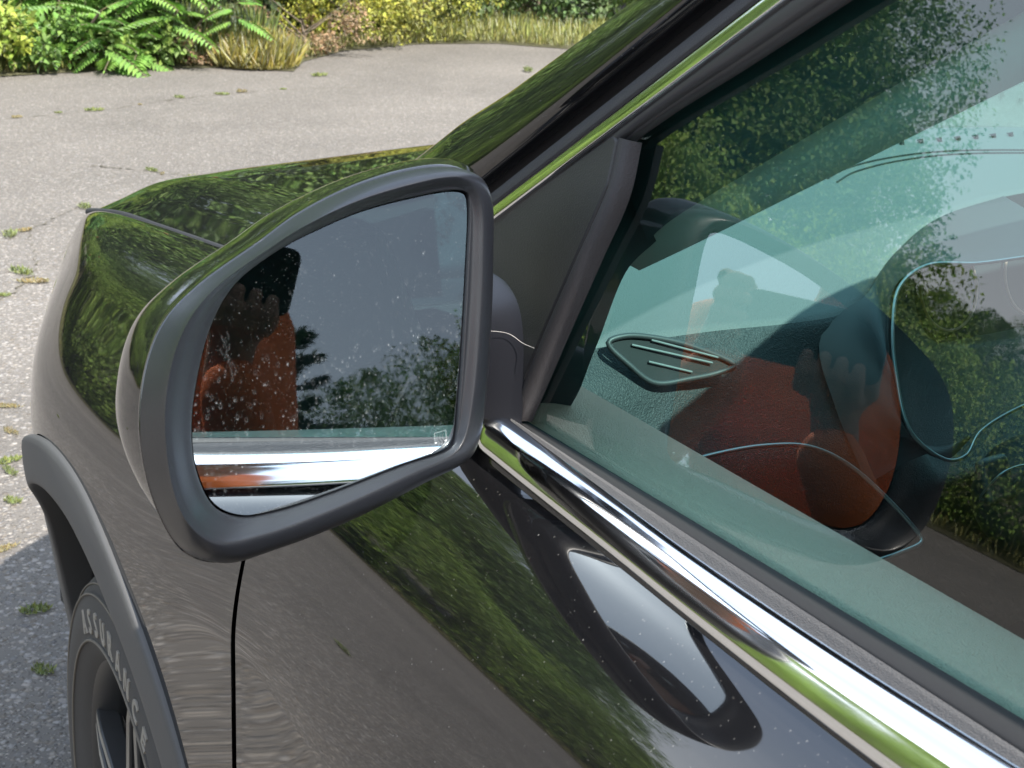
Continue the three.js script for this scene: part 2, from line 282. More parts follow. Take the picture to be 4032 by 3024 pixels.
// grasses
function blades(seed, n, place, h, color, bend = 0.35) {
  const r = rng(seed), list = [];
  for (let i = 0; i < n; i++) { const [x, z, k = 1] = place(r), a = r() * 6.28, hh = h * k * (0.45 + 0.75 * r()), ax = V(Math.cos(a) * bend * r(), 1, Math.sin(a) * bend * r()).normalize(); list.push([V(x, 0.01, z), ax, V(Math.cos(a), 0.2, Math.sin(a)), hh, 0.0035 + 0.003 * r(), tint(r, color, 0.3)]); }
  return leaves(list);
}
{
  const t = thing('tall_grass_clump', 'tall yellow grass tuft spilling onto the asphalt at the corner of the verge', 'grass', null, [3.2, 0, -9.5]);
  part('blades', blades(81, 2600, (r) => { const q = Math.sqrt(r()) * 0.30, a = r() * 6.28; return [Math.cos(a) * q * 1.1, Math.sin(a) * q, 1.15 - q]; }, 0.27, [0.30, 0.26, 0.04], 1.15), leafMat, t);
  part('seed_heads', crownLeaves(82, { n: 900, rx: 0.24, ry: 0.14, y0: 0.18, lumps: 18, L: 0.02, color: [0.27, 0.25, 0.05] }), leafMat, t);
  const u = thing('tall_grass_clump', 'green grass clump behind the yellow tuft below the dark gap', 'grass', null, [3.05, 0, -9.9]);
  part('blades', blades(83, 2200, (r) => { const q = Math.sqrt(r()) * 0.4, a = r() * 6.28; return [Math.cos(a) * q, Math.sin(a) * q, 1]; }, 0.38, [0.15, 0.2, 0.03], 0.7), leafMat, u);
  const stuff = (name, label, g) => { const o = shadows(new THREE.Mesh(g, leafMat)); o.name = numbered(name); o.userData = { label, category: 'grass', kind: 'stuff' }; scene.add(o); };
  stuff('verge_grass', 'rough dry grass and weeds along the far edge of the lot', blades(84, 16000, (r) => { const t = r() * (LOT.length - 1), i = Math.floor(t) % LOT.length, a = LOT[i], b = LOT[(i + 1) % LOT.length], f = t - Math.floor(t), o = 0.08 + Math.pow(r(), 1.5) * 1.3, x = lerp(a[0], b[0], f), z = lerp(a[1], b[1], f), l = Math.hypot(x, z - 4); return [x + (x / l) * o, z + ((z - 4) / l) * o, 0.5 + 0.6 * r()]; }, 0.13, [0.19, 0.19, 0.04], 0.9));
  stuff('slope_grass', 'pale green grass slope right of the yellow bushes', blades(85, 9000, (r) => { const x = 5.6 + 3.6 * r(); return [x, -10.85 - 1.3 * r() + (x > 6.2 ? (x - 6.2) * 0.35 : 0), 0.5 + 0.7 * r()]; }, 0.2, [0.24, 0.25, 0.045], 0.8));
}
{ // weeds in the cracks of the asphalt
  const G = 'small weeds growing in the asphalt', r = rng(90), mk = (seed, c) => { const t = thing('weed_tuft', 'small tuft of weeds growing out of the worn asphalt', 'weed', G); part('blades', blades(seed, 130, (q) => { const d = Math.sqrt(q()) * 0.06, a = q() * 6.28; return [Math.cos(a) * d, Math.sin(a) * d, 1]; }, 0.045, c, 1.4), leafMat, t); return t; };
  const A = mk(91, [0.15, 0.18, 0.035]), B = mk(92, [0.2, 0.16, 0.06]), S = [[0.87, -7.57, 1], [1.14, -7.68, 0.7], [1.36, -7.71, 1.2], [1.7, -7.87, 0.6], [2.04, -8.09, 1.1], [2.36, -8.16, 1], [2.53, -8.23, 1.4], [2.86, -8.29, 0.8], [1.04, -5.88, 1], [1.06, -5.79, 0.6], [1.15, -5.66, 0.9], [0.5, -5.21, 1.2], [0.16, -4.89, 1], [0.09, -4.84, 1.2], [-0.02, -4.29, 1.2], [-0.02, -4.15, 1.1], [-0.15, -4.03, 0.7], [-0.52, -2.62, 0.8], [-0.46, -2.81, 0.6], [-0.53, -2.56, 0.7], [-0.57, -2.39, 0.7], [-0.65, -2.16, 0.6], [-0.72, -1.65, 0.7], [-0.67, -1.87, 0.8], [-0.42, -2.99, 0.7], [5.27, -8.82, 2.4], [3.43, -8.88, 1.6], [-1.6, -1.2, 0.9], [-2.2, -2.6, 1.1], [-2.6, 0.4, 1], [-3.4, -1.6, 1.3], [-1.9, -4.2, 1.2], [-4.6, -3.2, 1.5], [-1.5, 0.1, 0.8]];
  const nth = ['leftmost', 'second from the left', 'third from the left', 'fourth from the left', 'fourth from the right', 'third from the right', 'second from the right', 'rightmost'], up = ['topmost', 'second from the top', 'third from the top', 'fourth from the top', 'middle', 'fourth from the bottom', 'third from the bottom', 'lowest'];
  const said = (i) => i < 8 ? `small weed tuft in the long pavement crack, ${nth[i]} of eight` : i < 11 ? `tiny weed in the short crack before the hood, ${['left', 'middle', 'right'][i - 8]} of three` : i < 17 ? `weed tuft left of the hood corner on the asphalt, number ${['one', 'two', 'three', 'four', 'five', 'six'][i - 11]} from the top` : i < 25 ? `weed tuft at the left edge beside the front wheel, ${up[[3, 1, 4, 5, 6, 7, 2, 0].indexOf(i - 17)]}` : i === 25 ? 'low green weed patch on the lot just left of the windscreen pillar' : i === 26 ? 'flat weed patch on the asphalt right of the yellow grass tuft' : 'small tuft of weeds growing out of the worn asphalt left of the car';
  S.forEach(([x, z, s], i) => { const src = i % 3 ? A : B, sc = V(s * (0.45 + 0.4 * r()), s * 0.35, s * (0.2 + 0.2 * r())); if (i < 2) { const o = i ? A : B; o.position.set(x, 0, z); o.scale.copy(sc); o.userData.label = said(i); } else copyOf(src, 'weed_tuft', said(i), [x, 0, z], r() * 6, sc, G); });
}

// ------------------------------------------------------------------ the car
const car = thing('parked_car', 'glossy black crossover car with chrome window trim, seen close from beside its driver door', 'car');
const paint = P({ color: lin(0.006, 0.006, 0.007), roughness: 0.03, ior: 1.82 });
const paintDust = dataTex(1024, 1024, (d) => { const r = rng(66); for (let i = 0; i < 1024 * 1024; i++) { d[i * 4] = d[i * 4 + 1] = 8; d[i * 4 + 2] = 9; d[i * 4 + 3] = 255; } for (let k = 0; k < 2600; k++) { const i = (Math.floor(r() * 1024) * 1024 + Math.floor(r() * 1024)) * 4, a = 40 + 170 * r() * r(); for (const o of r() < 0.35 ? [0, 4, 4096] : [0]) for (let c = 0; c < 3; c++) d[(i + o + c) % (1024 * 1024 * 4)] = a * [1, 0.96, 0.88][c]; } }, false, true);
paintDust.repeat.set(2.2, 2.2);
paint.map = paintDust; paint.color.setRGB(0.2, 0.2, 0.2);
const chrome = P({ color: lin(0.80, 0.81, 0.82), metalness: 1, roughness: 0.07 });
const grain = noise(12, 256);
const leatherBump = dataTex(512, 512, (d) => { const n1 = noise(21, 64), n2 = noise(22, 128); for (let y = 0; y < 512; y++) for (let x = 0; x < 512; x++) { const a = n1(x / 8, y / 8), b = n2(x / 4, y / 4), v = Math.abs(a - 0.5) * 1.3 + Math.abs(b - 0.5) * 0.7, i = (y * 512 + x) * 4; d[i] = d[i + 1] = d[i + 2] = clamp(v * 255, 0, 255); d[i + 3] = 255; } }, false, true);
leatherBump.repeat.set(14, 14);
const fineBump = dataTex(256, 256, (d) => { const r = rng(23); for (let i = 0; i < 65536; i++) { d[i * 4] = d[i * 4 + 1] = d[i * 4 + 2] = 90 + 90 * r(); d[i * 4 + 3] = 255; } }, false, true);
fineBump.repeat.set(12, 12);
const black = P({ color: lin(0.018, 0.018, 0.020), roughness: 0.42, bumpMap: fineBump, bumpScale: 0.0004 });
const satin = P({ color: lin(0.028, 0.028, 0.031), roughness: 0.36 });
const rubber = P({ color: lin(0.022, 0.020, 0.022), roughness: 0.6, bumpMap: fineBump, bumpScale: 0.0005 });
const dark = P({ color: lin(0.006, 0.006, 0.007), roughness: 0.8 });
const cladMat = P({ color: lin(0.050, 0.049, 0.048), roughness: 0.6, bumpMap: fineBump, bumpScale: 0.0006 });
const glassMat = P({ color: lin(0.42, 0.79, 0.77), roughness: 0, transmission: 1, thickness: 0, ior: 1.76 });

// the plane of the door window; win(y, z, off) is the point on it at that height and length, `off` metres outside
const WN = V(-0.978969, 0.164566, -0.120581), WP = V(-0.88534, 1.07686, 0.1715);
const win = (y, z, off = 0) => V(WP.x + (off - WN.y * (y - WP.y) - WN.z * (z - WP.z)) / WN.x, y, z);
const wins = (a, off = 0) => a.map(([y, z, o]) => win(y, z, off + (o ?? 0)));
const WU = V(0, 1, 0).cross(WN).normalize(), WV = WN.clone().cross(WU);
// the pane stands a few millimetres inside that plane and leans a little more
const PN = V(-0.97604, 0.18636, -0.11235), PP = V(-0.88126, 1.07618, 0.172);
const paneAt = (y, z) => V(PP.x - (PN.y * (y - PP.y) + PN.z * (z - PP.z)) / PN.x, y, z);
function plate(yz, off, thick, bevel = 0.002, hole) {   // a plate lying on the window plane
  const q = (a) => wins(a, off).map((p) => { const d = p.sub(WP); return new THREE.Vector2(d.dot(WU), d.dot(WV)); });
  const s = new THREE.Shape(q(yz)); if (hole) s.holes.push(new THREE.Path(q(hole)));
  const g = new THREE.ExtrudeGeometry(s, { depth: thick - 2 * bevel, bevelEnabled: bevel > 0, bevelThickness: bevel, bevelSize: bevel, bevelOffset: -bevel, bevelSegments: 3, curveSegments: 12 });
  g.applyMatrix4(new THREE.Matrix4().makeBasis(WU, WV, WN).setPosition(WP.clone().addScaledVector(WN, off + bevel - thick)));
  return g;
}

// --- painted body side: stations along z, each a profile of [half width, height] from the top edge down
const TOP = (z) => { const y = 1.0445 + 0.022 * (z + 0.05), p = win(y, Math.min(z, 0.6), 0.017); return [-p.x + Math.max(0, z - 0.6) * 0.02, y]; };
function doorProfile(z) {
  const [w, y] = TOP(z), flat = clamp((z + 0.3) / 0.5, 0, 1), k = 1 - 0.12 * flat;
  return [[0, 0], [0.0096, -0.006], [0.0174, -0.013], [0.0283, -0.026], [0.0433, -0.050], [0.0596, -0.085], [0.0726, -0.125], [0.0822, -0.170], [0.0857, -0.204], [0.0857, -0.224], [0.0865, -0.42], [0.084, -0.57], [0.062, -0.72]].map(([dw, dy]) => [w + dw * k, y + dy]);
}
const STATIONS = [
  [-1.52, [[0.42, 0.80], [0.43, 0.795], [0.44, 0.785], [0.45, 0.77], [0.46, 0.74], [0.47, 0.71], [0.475, 0.68], [0.48, 0.64], [0.48, 0.61], [0.48, 0.55], [0.48, 0.48], [0.47, 0.40], [0.45, 0.28]]],
  [-1.36, [[0.655, 0.885], [0.665, 0.882], [0.675, 0.876], [0.685, 0.865], [0.70, 0.84], [0.71, 0.80], [0.718, 0.76], [0.723, 0.71], [0.724, 0.68], [0.722, 0.62], [0.72, 0.53], [0.71, 0.43], [0.69, 0.29]]],
  [-1.18, [[0.742, 0.937], [0.750, 0.937], [0.758, 0.931], [0.768, 0.915], [0.785, 0.880], [0.800, 0.835], [0.812, 0.79], [0.819, 0.74], [0.820, 0.71], [0.819, 0.65], [0.814, 0.55], [0.80, 0.44], [0.78, 0.29]]],
  [-1.05, [[0.748, 0.961], [0.760, 0.965], [0.777, 0.962], [0.791, 0.948], [0.814, 0.913], [0.8335, 0.872], [0.849, 0.826], [0.859, 0.77], [0.861, 0.74], [0.860, 0.68], [0.854, 0.57], [0.842, 0.45], [0.82, 0.29]]],
  [-0.92, [[0.751, 0.975], [0.777, 0.981], [0.812, 0.978], [0.841, 0.963], [0.872, 0.924], [0.8925, 0.877], [0.907, 0.831], [0.911, 0.785], [0.911, 0.755], [0.908, 0.69], [0.902, 0.57], [0.890, 0.45], [0.865, 0.29]]],
  [-0.78, [[0.753, 0.989], [0.785, 0.994], [0.822, 0.990], [0.852, 0.973], [0.880, 0.933], [0.901, 0.885], [0.917, 0.838], [0.926, 0.792], [0.927, 0.765], [0.926, 0.70], [0.922, 0.58], [0.915, 0.45], [0.89, 0.29]]],
  [-0.62, [[0.753, 1.003], [0.790, 1.008], [0.830, 1.003], [0.862, 0.984], [0.889, 0.942], [0.909, 0.892], [0.924, 0.845], [0.932, 0.800], [0.9355, 0.772], [0.9375, 0.71], [0.9365, 0.59], [0.930, 0.45], [0.90, 0.29]]],
  [-0.45, [[0.762, 1.017], [0.798, 1.020], [0.834, 1.014], [0.864, 0.994], [0.890, 0.950], [0.910, 0.900], [0.926, 0.855], [0.935, 0.818], [0.9390, 0.795], [0.9400, 0.74], [0.9400, 0.60], [0.9360, 0.46], [0.90, 0.30]]],
];
for (const st of STATIONS) if (st[0] > -1.1) { st[1][4][0] -= 0.008; st[1][5][0] -= 0.0045; st[1][6][0] -= 0.001; }
function sideAt(z) {
  if (z >= -0.27) return doorProfile(z);
  const st = [...STATIONS, [-0.27, doorProfile(-0.27)], [-0.15, doorProfile(-0.15)]]; let i = 0; while (i < st.length - 2 && st[i + 1][0] <= z) i++;
  const a = st[Math.max(0, i - 1)], b = st[i], c = st[i + 1], d = st[Math.min(st.length - 1, i + 2)], h = c[0] - b[0], t = (z - b[0]) / h;
  return b[1].map((_, k) => [0, 1].map((q) => {
    const m0 = a === b ? (c[1][k][q] - b[1][k][q]) : (c[1][k][q] - a[1][k][q]) / (c[0] - a[0]) * h, m1 = d === c ? (c[1][k][q] - b[1][k][q]) : (d[1][k][q] - b[1][k][q]) / (d[0] - b[0]) * h;
    const t2 = t * t, t3 = t2 * t; return (2 * t3 - 3 * t2 + 1) * b[1][k][q] + (t3 - 2 * t2 + t) * m0 + (3 * t2 - 2 * t3) * c[1][k][q] + (t3 - t2) * m1;
  }));
}
const sideRing = (z, inset = 0) => {
  const p = curve(sideAt(z).map(([w, y]) => V(-w + inset, y, z)), 150);
  for (let k = 0; k < 26; k++) { const q = p.map((v) => v.clone()); for (let i = 1; i < p.length - 1; i++) { p[i].x = (q[i - 1].x + 2 * q[i].x + q[i + 1].x) / 4; p[i].y = (q[i - 1].y + 2 * q[i].y + q[i + 1].y) / 4; } }
  return p;
};
const ARCH = V(0, 0.36, -0.70);
const archR = (p) => Math.hypot(p.z - ARCH.z, p.y - ARCH.y);
function sidePanel(z0, z1, n, keep, smooth = 0) {
  const m = smooth * 3, rings = []; for (let i = -m; i <= n + m; i++) rings.push(sideRing(lerp(z0, z1, i / n)));
  for (let pass = 0; pass < (smooth ? 3 : 0); pass++) {
    const old = rings.map((r) => r.map((p) => p.clone()));
    for (let i = smooth; i < rings.length - smooth; i++) for (let j = 0; j < rings[i].length; j++) { let x = 0, y = 0; for (let k = -smooth; k <= smooth; k++) { x += old[i + k][j].x; y += old[i + k][j].y; } rings[i][j].x = x / (2 * smooth + 1); rings[i][j].y = y / (2 * smooth + 1); }
  }
  return loft(rings.slice(m, rings.length - m), false, false, keep);
}
const SHUT = -0.262;
const gFender = sidePanel(-1.50, SHUT - 0.003, 180, (a, b) => archR(a) > 0.405 && archR(b) > 0.405, 13);
const gDoor = sidePanel(SHUT + 0.003, 0.92, 170, null, 8);
const gRear = sidePanel(0.927, 2.75, 50, (a, b) => Math.hypot(a.z - 2.02, a.y - 0.36) > 0.38);
part('front_fender', gFender, paint, car); part('front_door', gDoor, paint, car); part('rear_side', gRear, paint, car);
part('front_fender', mirrored(gFender), paint, car); part('front_door', mirrored(gDoor), paint, car); part('rear_side', mirrored(gRear), paint, car);
{ // dark jambs behind the shut lines
  const jamb = (z) => { const r = [sideRing(z - 0.03, 0.008), sideRing(z + 0.03, 0.008)]; return loft(r); };
  for (const g of [jamb(SHUT), jamb(0.923)]) { part('door_jamb', g, dark, car); part('door_jamb', mirrored(g), dark, car); }
}
// --- hood
{
  const HY = (x, z) => { const e = 0.75, u = Math.min(1, Math.abs(x) / e), top = z > -0.9 ? 1.045 + (z + 0.9) * -0.11 * -1 : 1.045 + (z + 0.9) * 0.30 - Math.pow(Math.max(0, -1.05 - z), 1.5) * 0.9; return top; };
  const st = [[-1.48, 0.60, 0.79, 0.805, 0.835, 0.85], [-1.34, 0.66, 0.885, 0.905, 0.925, 0.935], [-1.20, 0.735, 0.931, 0.955, 0.968, 0.978], [-1.08, 0.745, 0.953, 0.985, 0.996, 1.008], [-0.95, 0.747, 0.970, 1.004, 1.015, 1.028], [-0.78, 0.749, 0.986, 1.020, 1.032, 1.046], [-0.62, 0.749, 1.000, 1.034, 1.048, 1.062], [-0.45, 0.756, 1.014, 1.048, 1.064, 1.078]];
  const interp = (z, k) => { let i = 0; while (i < st.length - 2 && st[i + 1][0] <= z) i++; const t = clamp((z - st[i][0]) / (st[i + 1][0] - st[i][0]), 0, 1), a = st[Math.max(0, i - 1)], b = st[i], c = st[i + 1], d = st[Math.min(st.length - 1, i + 2)], m0 = (c[k] - a[k]) / 2, m1 = (d[k] - b[k]) / 2, t2 = t * t, t3 = t2 * t; return (2 * t3 - 3 * t2 + 1) * b[k] + (t3 - 2 * t2 + t) * m0 + (3 * t2 - 2 * t3) * c[k] + (t3 - t2) * m1; };
  const rings = [];
  for (let i = 0; i <= 80; i++) {
    const z = lerp(-1.48, -0.45, i / 80), w = interp(z, 1), e = interp(z, 2), m = interp(z, 3), q = interp(z, 4), c = interp(z, 5), back = (x) => z - 0.17 * (1 - (x / w) ** 2) * (z + 0.45 > -0.001 ? 1 : clamp((z + 1.48) / 1.03, 0, 1)), half = [[w - 0.003, e - 0.0015], [w * 0.945, e + (m - e) * 0.42], [w * 0.885, m], [w * 0.80, m + (q - m) * 0.5], [w * 0.6, q], [w * 0.3, c - 0.004], [0, c]];
    const left = half.map(([x, y]) => V(-x, y, back(x))), right = half.slice(0, -1).reverse().map(([x, y]) => V(x, y, back(x)));
    rings.push(curve([...left, ...right], 120));
  }
  part('hood', loft(rings), paint, car);
  const gap = (s) => tube([-1.46, -1.3, -1.18, -1.05, -0.92, -0.78, -0.62, -0.47].map((z) => { const [w, y] = sideAt(z)[0]; return V(s * (w - 0.0015), y - 0.0035, z); }), 0.0048, 60, 6);
  part('hood_gap_seal', gap(-1), dark, car); part('hood_gap_seal', gap(1), dark, car);
  // nose below the hood, cowl behind it
  const nose = [0, 0.3, 0.6, 0.85, 1].map((t) => curve([-0.62, -0.48, -0.25, 0, 0.25, 0.48, 0.62].map((x) => V(x * 1.02, lerp(0.85, 0.26, t) - 0.35 * Math.abs(x) * 0.1, -1.66 + 0.62 * x * x - 0.03 * Math.sin(t * 3.1))), 40));
  part('front_bumper', loft(nose), black, car);
  part('cowl', loft([curve([-0.76, -0.4, 0, 0.4, 0.76].map((x) => V(x, 1.035 - 0.02 * Math.abs(x), -0.46 - 0.17 * (1 - (x / 0.76) ** 2))), 40), curve([-0.74, -0.4, 0, 0.4, 0.74].map((x) => V(x, 1.035, -0.38 - 0.2 * (1 - (x / 0.76) ** 2))), 40)]), black, car);
}
// --- wheel arch cladding and liner
{
  const clad = [], xAt = (z, y) => { const r = sideAt(clamp(z, -1.5, -0.1)); let best = r[0][0], k = 9; for (let i = 1; i < r.length; i++) { const [w0, y0] = r[i - 1], [w1, y1] = r[i]; if ((y0 - y) * (y1 - y) <= 0) { best = lerp(w0, w1, (y - y0) / (y1 - y0 || 1)); break; } } return -best; };
  for (let i = 0; i <= 90; i++) {
    const a = lerp(-0.22, Math.PI + 0.22, i / 90), ring = [];
    for (const [r, o] of [[0.441, -0.002], [0.4405, 0.002], [0.438, 0.0042], [0.432, 0.0052], [0.416, 0.0056], [0.400, 0.0060], [0.392, 0.0056], [0.3885, 0.0040], [0.3875, 0.000], [0.387, -0.03], [0.389, -0.07]]) {
      const z = ARCH.z + Math.cos(a) * r, y = ARCH.y + Math.sin(a) * r, zs = ARCH.z + Math.cos(a) * Math.max(r, 0.415), ys = ARCH.y + Math.sin(a) * Math.max(r, 0.415);
      ring.push(V(xAt(zs, ys) - o, y, z));
    }
    clad.push(ring);
  }
  const g = loft(clad); part('wheel_arch_cladding', g, cladMat, car); part('wheel_arch_cladding', mirrored(g), cladMat, car);
  const lin_ = []; for (let i = 0; i <= 60; i++) { const a = lerp(-0.3, Math.PI + 0.3, i / 60); lin_.push([[0.385, -0.80], [0.387, -0.74], [0.384, -0.68], [0.38, -0.60], [0.05, -0.585]].map(([r, x]) => V(x, ARCH.y + Math.sin(a) * r, ARCH.z + Math.cos(a) * r))); }
  const l = loft(lin_); part('arch_liner', l, black, car); part('arch_liner', mirrored(l), black, car);
}
// --- wheels
const font = await new FontLoader().loadAsync('fonts/droid/droid_sans_bold.typeface.json');
const tyreMat = P({ color: lin(0.040, 0.036, 0.032), roughness: 0.85, bumpMap: fineBump, bumpScale: 0.0006 });
const dusty = P({ color: lin(0.11, 0.095, 0.075), roughness: 0.9 });
const alloy = P({ color: lin(0.20, 0.18, 0.155), metalness: 0.4, roughness: 0.5 });
const pocket = P({ color: lin(0.02, 0.02, 0.02), roughness: 0.4 });
function makeWheel() {
  const lathe = (a, n = 96) => { const g = new THREE.LatheGeometry(a.map(([r, z]) => new THREE.Vector2(r, z)), n); g.rotateX(Math.PI / 2); return g; };   // axis to +z = outwards
  const w = part('wheel', lathe([[0.205, -0.20], [0.235, -0.21], [0.235, -0.185], [0.205, -0.16], [0.20, -0.03], [0.226, -0.012], [0.236, -0.006], [0.238, -0.001], [0.234, 0.003], [0.226, -0.002], [0.214, -0.012], [0.208, -0.03]]), pocket, car);
  const prof = [[0.222, -0.006], [0.236, 0.006], [0.250, 0.0135], [0.2525, 0.0155], [0.255, 0.0135], [0.270, 0.0155], [0.285, 0.0145], [0.300, 0.010], [0.3025, 0.0115], [0.305, 0.008], [0.318, -0.001], [0.326, -0.013], [0.3315, -0.028], [0.334, -0.05], [0.335, -0.10], [0.334, -0.16], [0.328, -0.19], [0.30, -0.215], [0.25, -0.215], [0.222, -0.2]];
  part('tyre', lathe(curve(prof.map(([r, z]) => V(r, z, 0)), 90).map((p) => [p.x, p.y]), 120), tyreMat, w);
  const blocks = []; for (let i = 0; i < 64; i++) { const b = new RoundedBoxGeometry(0.026, 0.012, 0.034, 2, 0.003); b.translate(0, 0.3275, -0.032); b.rotateZ(i / 64 * 6.2832); blocks.push(b); }
  part('tread_block', mergeGeometries(blocks), tyreMat, w).userData.kind = 'stuff';
  const ring = (r, z, t) => { const g = new THREE.TorusGeometry(r, t, 6, 120); g.translate(0, 0, z); return g; };
  part('sidewall_rib', mergeGeometries([ring(0.2525, 0.0152, 0.0016), ring(0.3025, 0.0106, 0.0014), ring(0.313, 0.004, 0.0012)]), dusty, w);
  const word = 'ASSURANCE';
  for (let rep = 0; rep < 2; rep++) for (let i = 0; i < word.length; i++) {
    const g = new TextGeometry(word[i], { font, size: 0.026, depth: 0.0014, curveSegments: 4, bevelEnabled: true, bevelThickness: 0.0006, bevelSize: 0.0004, bevelSegments: 1 });
    g.computeBoundingBox(); g.translate(-(g.boundingBox.min.x + g.boundingBox.max.x) / 2, 0, 0); g.scale(0.92, 1, 1);
    g.translate(0, 0.2605, 0.0140); g.rotateZ(R(31 - i * 7.2 + rep * 180));
    part('tyre_letter', g, letterMat, w);
  }
  part('rim_lip', lathe([[0.2235, -0.0055], [0.228, -0.001], [0.2335, 0.0034], [0.2375, 0.0008], [0.2365, -0.004]]), alloy, w);
  part('wheel_back', lathe([[0.03, -0.075], [0.12, -0.085], [0.20, -0.09]]), dark, w);
  part('brake_disc', lathe([[0.06, -0.10], [0.06, -0.075], [0.140, -0.075], [0.140, -0.087]]), discMat, w);
  for (let i = 0; i < 5; i++) for (const s of [-1, 1]) {
    const sh = new THREE.Shape([[0.040, 0.020], [0.10, 0.0165], [0.18, 0.009], [0.214, 0.003], [0.217, 0.012], [0.18, 0.0205], [0.10, 0.029], [0.040, 0.036]].map(([x, y]) => new THREE.Vector2(x, s * y)));
    const g = new THREE.ExtrudeGeometry(sh, { depth: 0.022, bevelEnabled: true, bevelThickness: 0.0025, bevelSize: 0.002, bevelSegments: 2 });
    g.translate(0, 0, -0.034); const q = g.attributes.position; for (let k = 0; k < q.count; k++) q.setZ(k, q.getZ(k) + 0.012 * Math.sin((q.getX(k) / 0.214) * 2.6));
    g.computeVertexNormals(); g.rotateZ(i / 5 * 6.2832 + R(18));
    part('spoke', g, [alloy, pocket], w);
  }
  part('hub_cap', lathe([[0, 0.002], [0.03, 0.001], [0.036, -0.004], [0.046, -0.012], [0.05, -0.035]], 48), satin, w);
  return w;
}
const discMat = P({ color: lin(0.10, 0.10, 0.11), metalness: 0.8, roughness: 0.35 });
const letterMat = P({ color: lin(0.19, 0.17, 0.14), roughness: 0.8 });
{
  const w = makeWheel(); w.position.set(-0.893, 0.335, -0.65); w.rotation.y = R(-96);
  for (const [x, z, t] of [[0.893, -0.70, 84], [-0.90, 2.02, -90], [0.90, 2.02, 90]]) { const c = w.clone(); car.add(c); c.name = 'wheel'; c.position.set(x, 0.335, z); c.rotation.y = R(t); }
  part('floor_pan', new THREE.BoxGeometry(1.5, 0.12, 3.9).translate(0, 0.33, 0.55), dark, car);
  part('engine_block', new RoundedBoxGeometry(1.1, 0.5, 0.75, 3, 0.04).translate(0, 0.62, -0.85), dark, car);
}
// --- windscreen pillar
const pillarDir = V(0, 0.546, 0.8378), PL = (z, q, o) => { const p = win(1.2437 + 0.652 * (z + 0.0297), z, 0.006), n = WN, f = n.clone().cross(pillarDir).normalize(); if (f.z > 0) f.negate(); return p.addScaledVector(f, q).addScaledVector(n, o); };
const ROOF = [[1.425, 0.40], [1.448, 0.70], [1.452, 1.1], [1.43, 1.7], [1.38, 2.2]];
{
  const prof = [[0, -0.008], [0, 0], [0.004, 0.0045], [0.014, 0.0070], [0.026, 0.0060], [0.038, 0.0008], [0.050, -0.0075], [0.060, -0.0175], [0.067, -0.0290], [0.0715, -0.045]];
  const rings = []; for (let i = 0; i <= 40; i++) { const z = lerp(-0.42, 0.22, i / 40); const lean = 0.15 * Math.max(0, z + 0.16) / 0.838; rings.push(curve(prof.map(([q, o]) => PL(z, q * (1 + 0.35 * clamp((-z - 0.12) / 0.3, 0, 1) + 1.6 * lean), o - lean * Math.max(0, q - 0.006) / 0.066)), 48)); }
  for (const [y, z] of ROOF) { const p = win(y, Math.min(z, 0.9), 0.004), w = -p.x - 0.05 * clamp(z - 0.3, 0, 1); rings.push(curve([[0, -0.008], [0, 0], [0.01, 0.012], [0.03, 0.028], [0.05, 0.040], [0.07, 0.048], [0.09, 0.053], [0.105, 0.056], [0.115, 0.056], [0.125, 0.05]].map(([x, dy]) => V(-w + x, y + dy, z)), 48)); }
  const g = loft(rings); part('windscreen_pillar', g, paint, car); part('windscreen_pillar', mirrored(g), paint, car);
  // roof skin between the rails, and the tail
  const roof = [[1.405, 0.20], [1.452, 0.32], [1.488, 0.5], [1.51, 0.9], [1.50, 1.5], [1.45, 2.2], [1.40, 2.45], [1.05, 2.72], [0.75, 2.82], [0.3, 2.8]].map(([y, z], i) => curve([-1, -0.6, 0, 0.6, 1].map((u) => V(u * (i < 6 ? 0.66 + 0.02 * i : i === 6 ? 0.74 : 0.93), y - 0.02 * u * u * u * u, z - [0.165, 0.12, 0.05, 0, 0, 0, 0, 0, 0, 0][i] * (1 - u * u))), 30));
  part('roof', loft(roof), paint, car);
}
